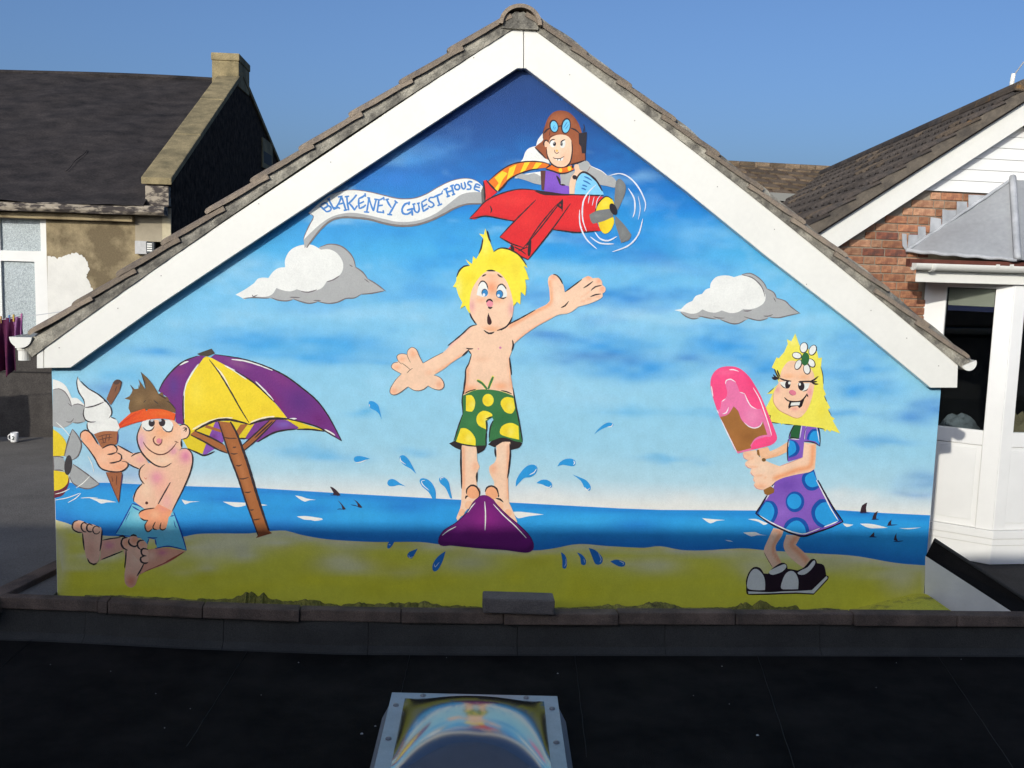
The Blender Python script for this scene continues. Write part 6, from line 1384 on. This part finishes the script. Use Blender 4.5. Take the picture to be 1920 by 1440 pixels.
# rooflight
SZ = -0.05
q = [onZ(*p_, SZ) for p_ in ((735, 1298), (1045, 1305))]
ux = (q[1]-q[0]); Wd_ = np.linalg.norm(ux); ux /= Wd_; uy = np.array([ux[1], -ux[0], 0]); org = q[0]; Ln = Wd_*1.02
light = empty('rooflight', tuple(org+ux*Wd_/2+uy*Ln/2+A3((0, 0, RZ-SZ))), 'square acrylic domed rooflight bolted to a grey kerb on the flat roof', 'rooflight')
def RL(u, v, z=0): return org+ux*u+uy*v+A3((0, 0, z))
GFRP = material('grey_kerb', (.30, .31, .32), rough=.5, var=.15, scale=5)
def ringbox(u0, u1, w, z0, z1, mat, name, grow=0.0, bev=.003):
    mb = MB(); 
    outer = [(-u0, -u0), (Wd_+u0, -u0), (Wd_+u0, Ln+u0), (-u0, Ln+u0)]; inner = [(w, w), (Wd_-w, w), (Wd_-w, Ln-w), (w, Ln-w)]
    outb = [(-u1, -u1), (Wd_+u1, -u1), (Wd_+u1, Ln+u1), (-u1, Ln+u1)]
    v = [RL(*p, z1) for p in outer]+[RL(*p, z1) for p in inner]+[RL(*p, z0) for p in outb]+[RL(*p, z0) for p in inner]; f = []
    for i in range(4):
        j = (i+1) % 4; f += [(i, j, 4+j, 4+i), (8+i, 12+i, 12+j, 8+j), (i, 8+i, 8+j, j), (4+i, 4+j, 12+j, 12+i)]
    return mb.add(v, f).build(name, mat, light, bevel=bev, seg=2)
ringbox(-.012, .05, .06, RZ-SZ-.002, -.014, GFRP, 'kerb_frame')
ACR = bpy.data.materials.new('clear_acrylic'); ACR.use_nodes = True
n = ACR.node_tree.nodes; l = ACR.node_tree.links; n.remove(n['Principled BSDF'])
fr_ = n.new('ShaderNodeFresnel'); fr_.inputs[0].default_value = 1.49
tr = n.new('ShaderNodeBsdfTransparent'); tr.inputs[0].default_value = (.80, .84, .88, 1)
gl_ = n.new('ShaderNodeBsdfGlossy'); gl_.inputs['Roughness'].default_value = .15; gl_.inputs[0].default_value = (.42, .43, .43, 1)
df = n.new('ShaderNodeBsdfDiffuse'); df.inputs[0].default_value = (.45, .48, .52, 1)
tcx = n.new('ShaderNodeTexCoord'); nzx = n.new('ShaderNodeTexNoise'); nzx.inputs['Scale'].default_value = 30; nzx.inputs['Detail'].default_value = 6; l.new(tcx.outputs['Object'], nzx.inputs[0])
mrx = n.new('ShaderNodeMapRange'); mrx.inputs[3].default_value = .22; mrx.inputs[4].default_value = .42; l.new(nzx.outputs[0], mrx.inputs[0])
m1 = n.new('ShaderNodeMixShader'); l.new(mrx.outputs[0], m1.inputs[0]); l.new(tr.outputs[0], m1.inputs[1]); l.new(df.outputs[0], m1.inputs[2])
ad = n.new('ShaderNodeMath'); ad.operation = 'MULTIPLY_ADD'; ad.inputs[1].default_value = 1.6; ad.inputs[2].default_value = .05; l.new(fr_.outputs[0], ad.inputs[0])
m2 = n.new('ShaderNodeMixShader'); l.new(ad.outputs[0], m2.inputs[0]); l.new(m1.outputs[0], m2.inputs[1]); l.new(gl_.outputs[0], m2.inputs[2]); l.new(m2.outputs[0], n['Material Output'].inputs[0])
FLANGE = material('acrylic_flange', (.34, .38, .41), rough=.28, spec=.6, var=.2, scale=9, fine=.08, fscale=120)
ringbox(0, 0, .075, -.012, 0, FLANGE, 'flange', bev=.002)
# dome: rounded-square pillow
N = 40; v = []; f = []; mrg = .066; H = .108
for j in range(N+1):
    for i in range(N+1):
        u = i/N; w = j/N; a = abs(2*u-1); b = abs(2*w-1)
        h = H*((1-a**2.2)*(1-b**2.2))**0.85
        v.append(RL(mrg+(Wd_-2*mrg)*u, mrg+(Ln-2*mrg)*w, .0015+h))
for j in range(N):
    for i in range(N): a = j*(N+1)+i; f.append((a, a+1, a+N+2, a+N+1))
obj('dome', mesh('dome', v, f, True), ACR, light)
mb = MB(); mb.add([RL(.06, .06, -.02), RL(Wd_-.06, .06, -.02), RL(Wd_-.06, Ln-.06, -.02), RL(.06, Ln-.06, -.02), RL(.06, .06, -1.0), RL(Wd_-.06, .06, -1.0), RL(Wd_-.06, Ln-.06, -1.0), RL(.06, Ln-.06, -1.0)], [(0,1,5,4),(1,2,6,5),(2,3,7,6),(3,0,4,7),(4,5,6,7)])
mb.build('shaft', material('shaft_paint', (.10, .10, .115), rough=.8), light)
BOLT = material('bolt_steel', (.32, .31, .30), rough=.4, metal=.7)
for t in (.19, .81):
    for (u, v_) in ((Wd_*t, .030), (Wd_*t, Ln-.030), (.032, Ln*(t*.66+.05)), (Wd_-.032, Ln*(t*.66+.05))):
        c = RL(u, v_, .0); MB().tube([c, c+A3((0, 0, .004)), c+A3((0, 0, .010))], [.014, .013, .006], 10).build('bolt', BOLT, light)
# the guest house whose shadow falls across the roof (behind the camera)
GH = material('guesthouse_render', (.42, .38, .32), rough=.9, var=.15, scale=3, bump=.3)
zt2 = 0.395+.38*7.2
gh = empty('guest_house', (-2, -7.4, -3.2), 'tall rendered guest house standing behind the flat roof, throwing its shadow forward', 'house')
MB().box((-15, -12, -3.2), (9.5, -7.2, zt2-.12)).build('wall', GH, gh)
MB().box((-15.1, -12.1, zt2-.119), (9.6, -7.2+.0, zt2)).box((-15.1, -12.1, zt2), (-4.35, -7.201, zt2+.15)).build('parapet', GH, gh)  # taller left length, unseen, added to carry the shadow farther over the yard
for xw in (-6, -3.2, -.4, 4.4, 7):
    fw = MB().box((xw, -7.2, .2), (xw+1.2, -7.14, 1.9)).build('window', UPVC, gh)
    MB().box((xw+.07, -7.15, .27), (xw+1.13, -7.136, 1.83)).build('pane', material('dark_glass', (.02, .022, .025), rough=.05), fw)
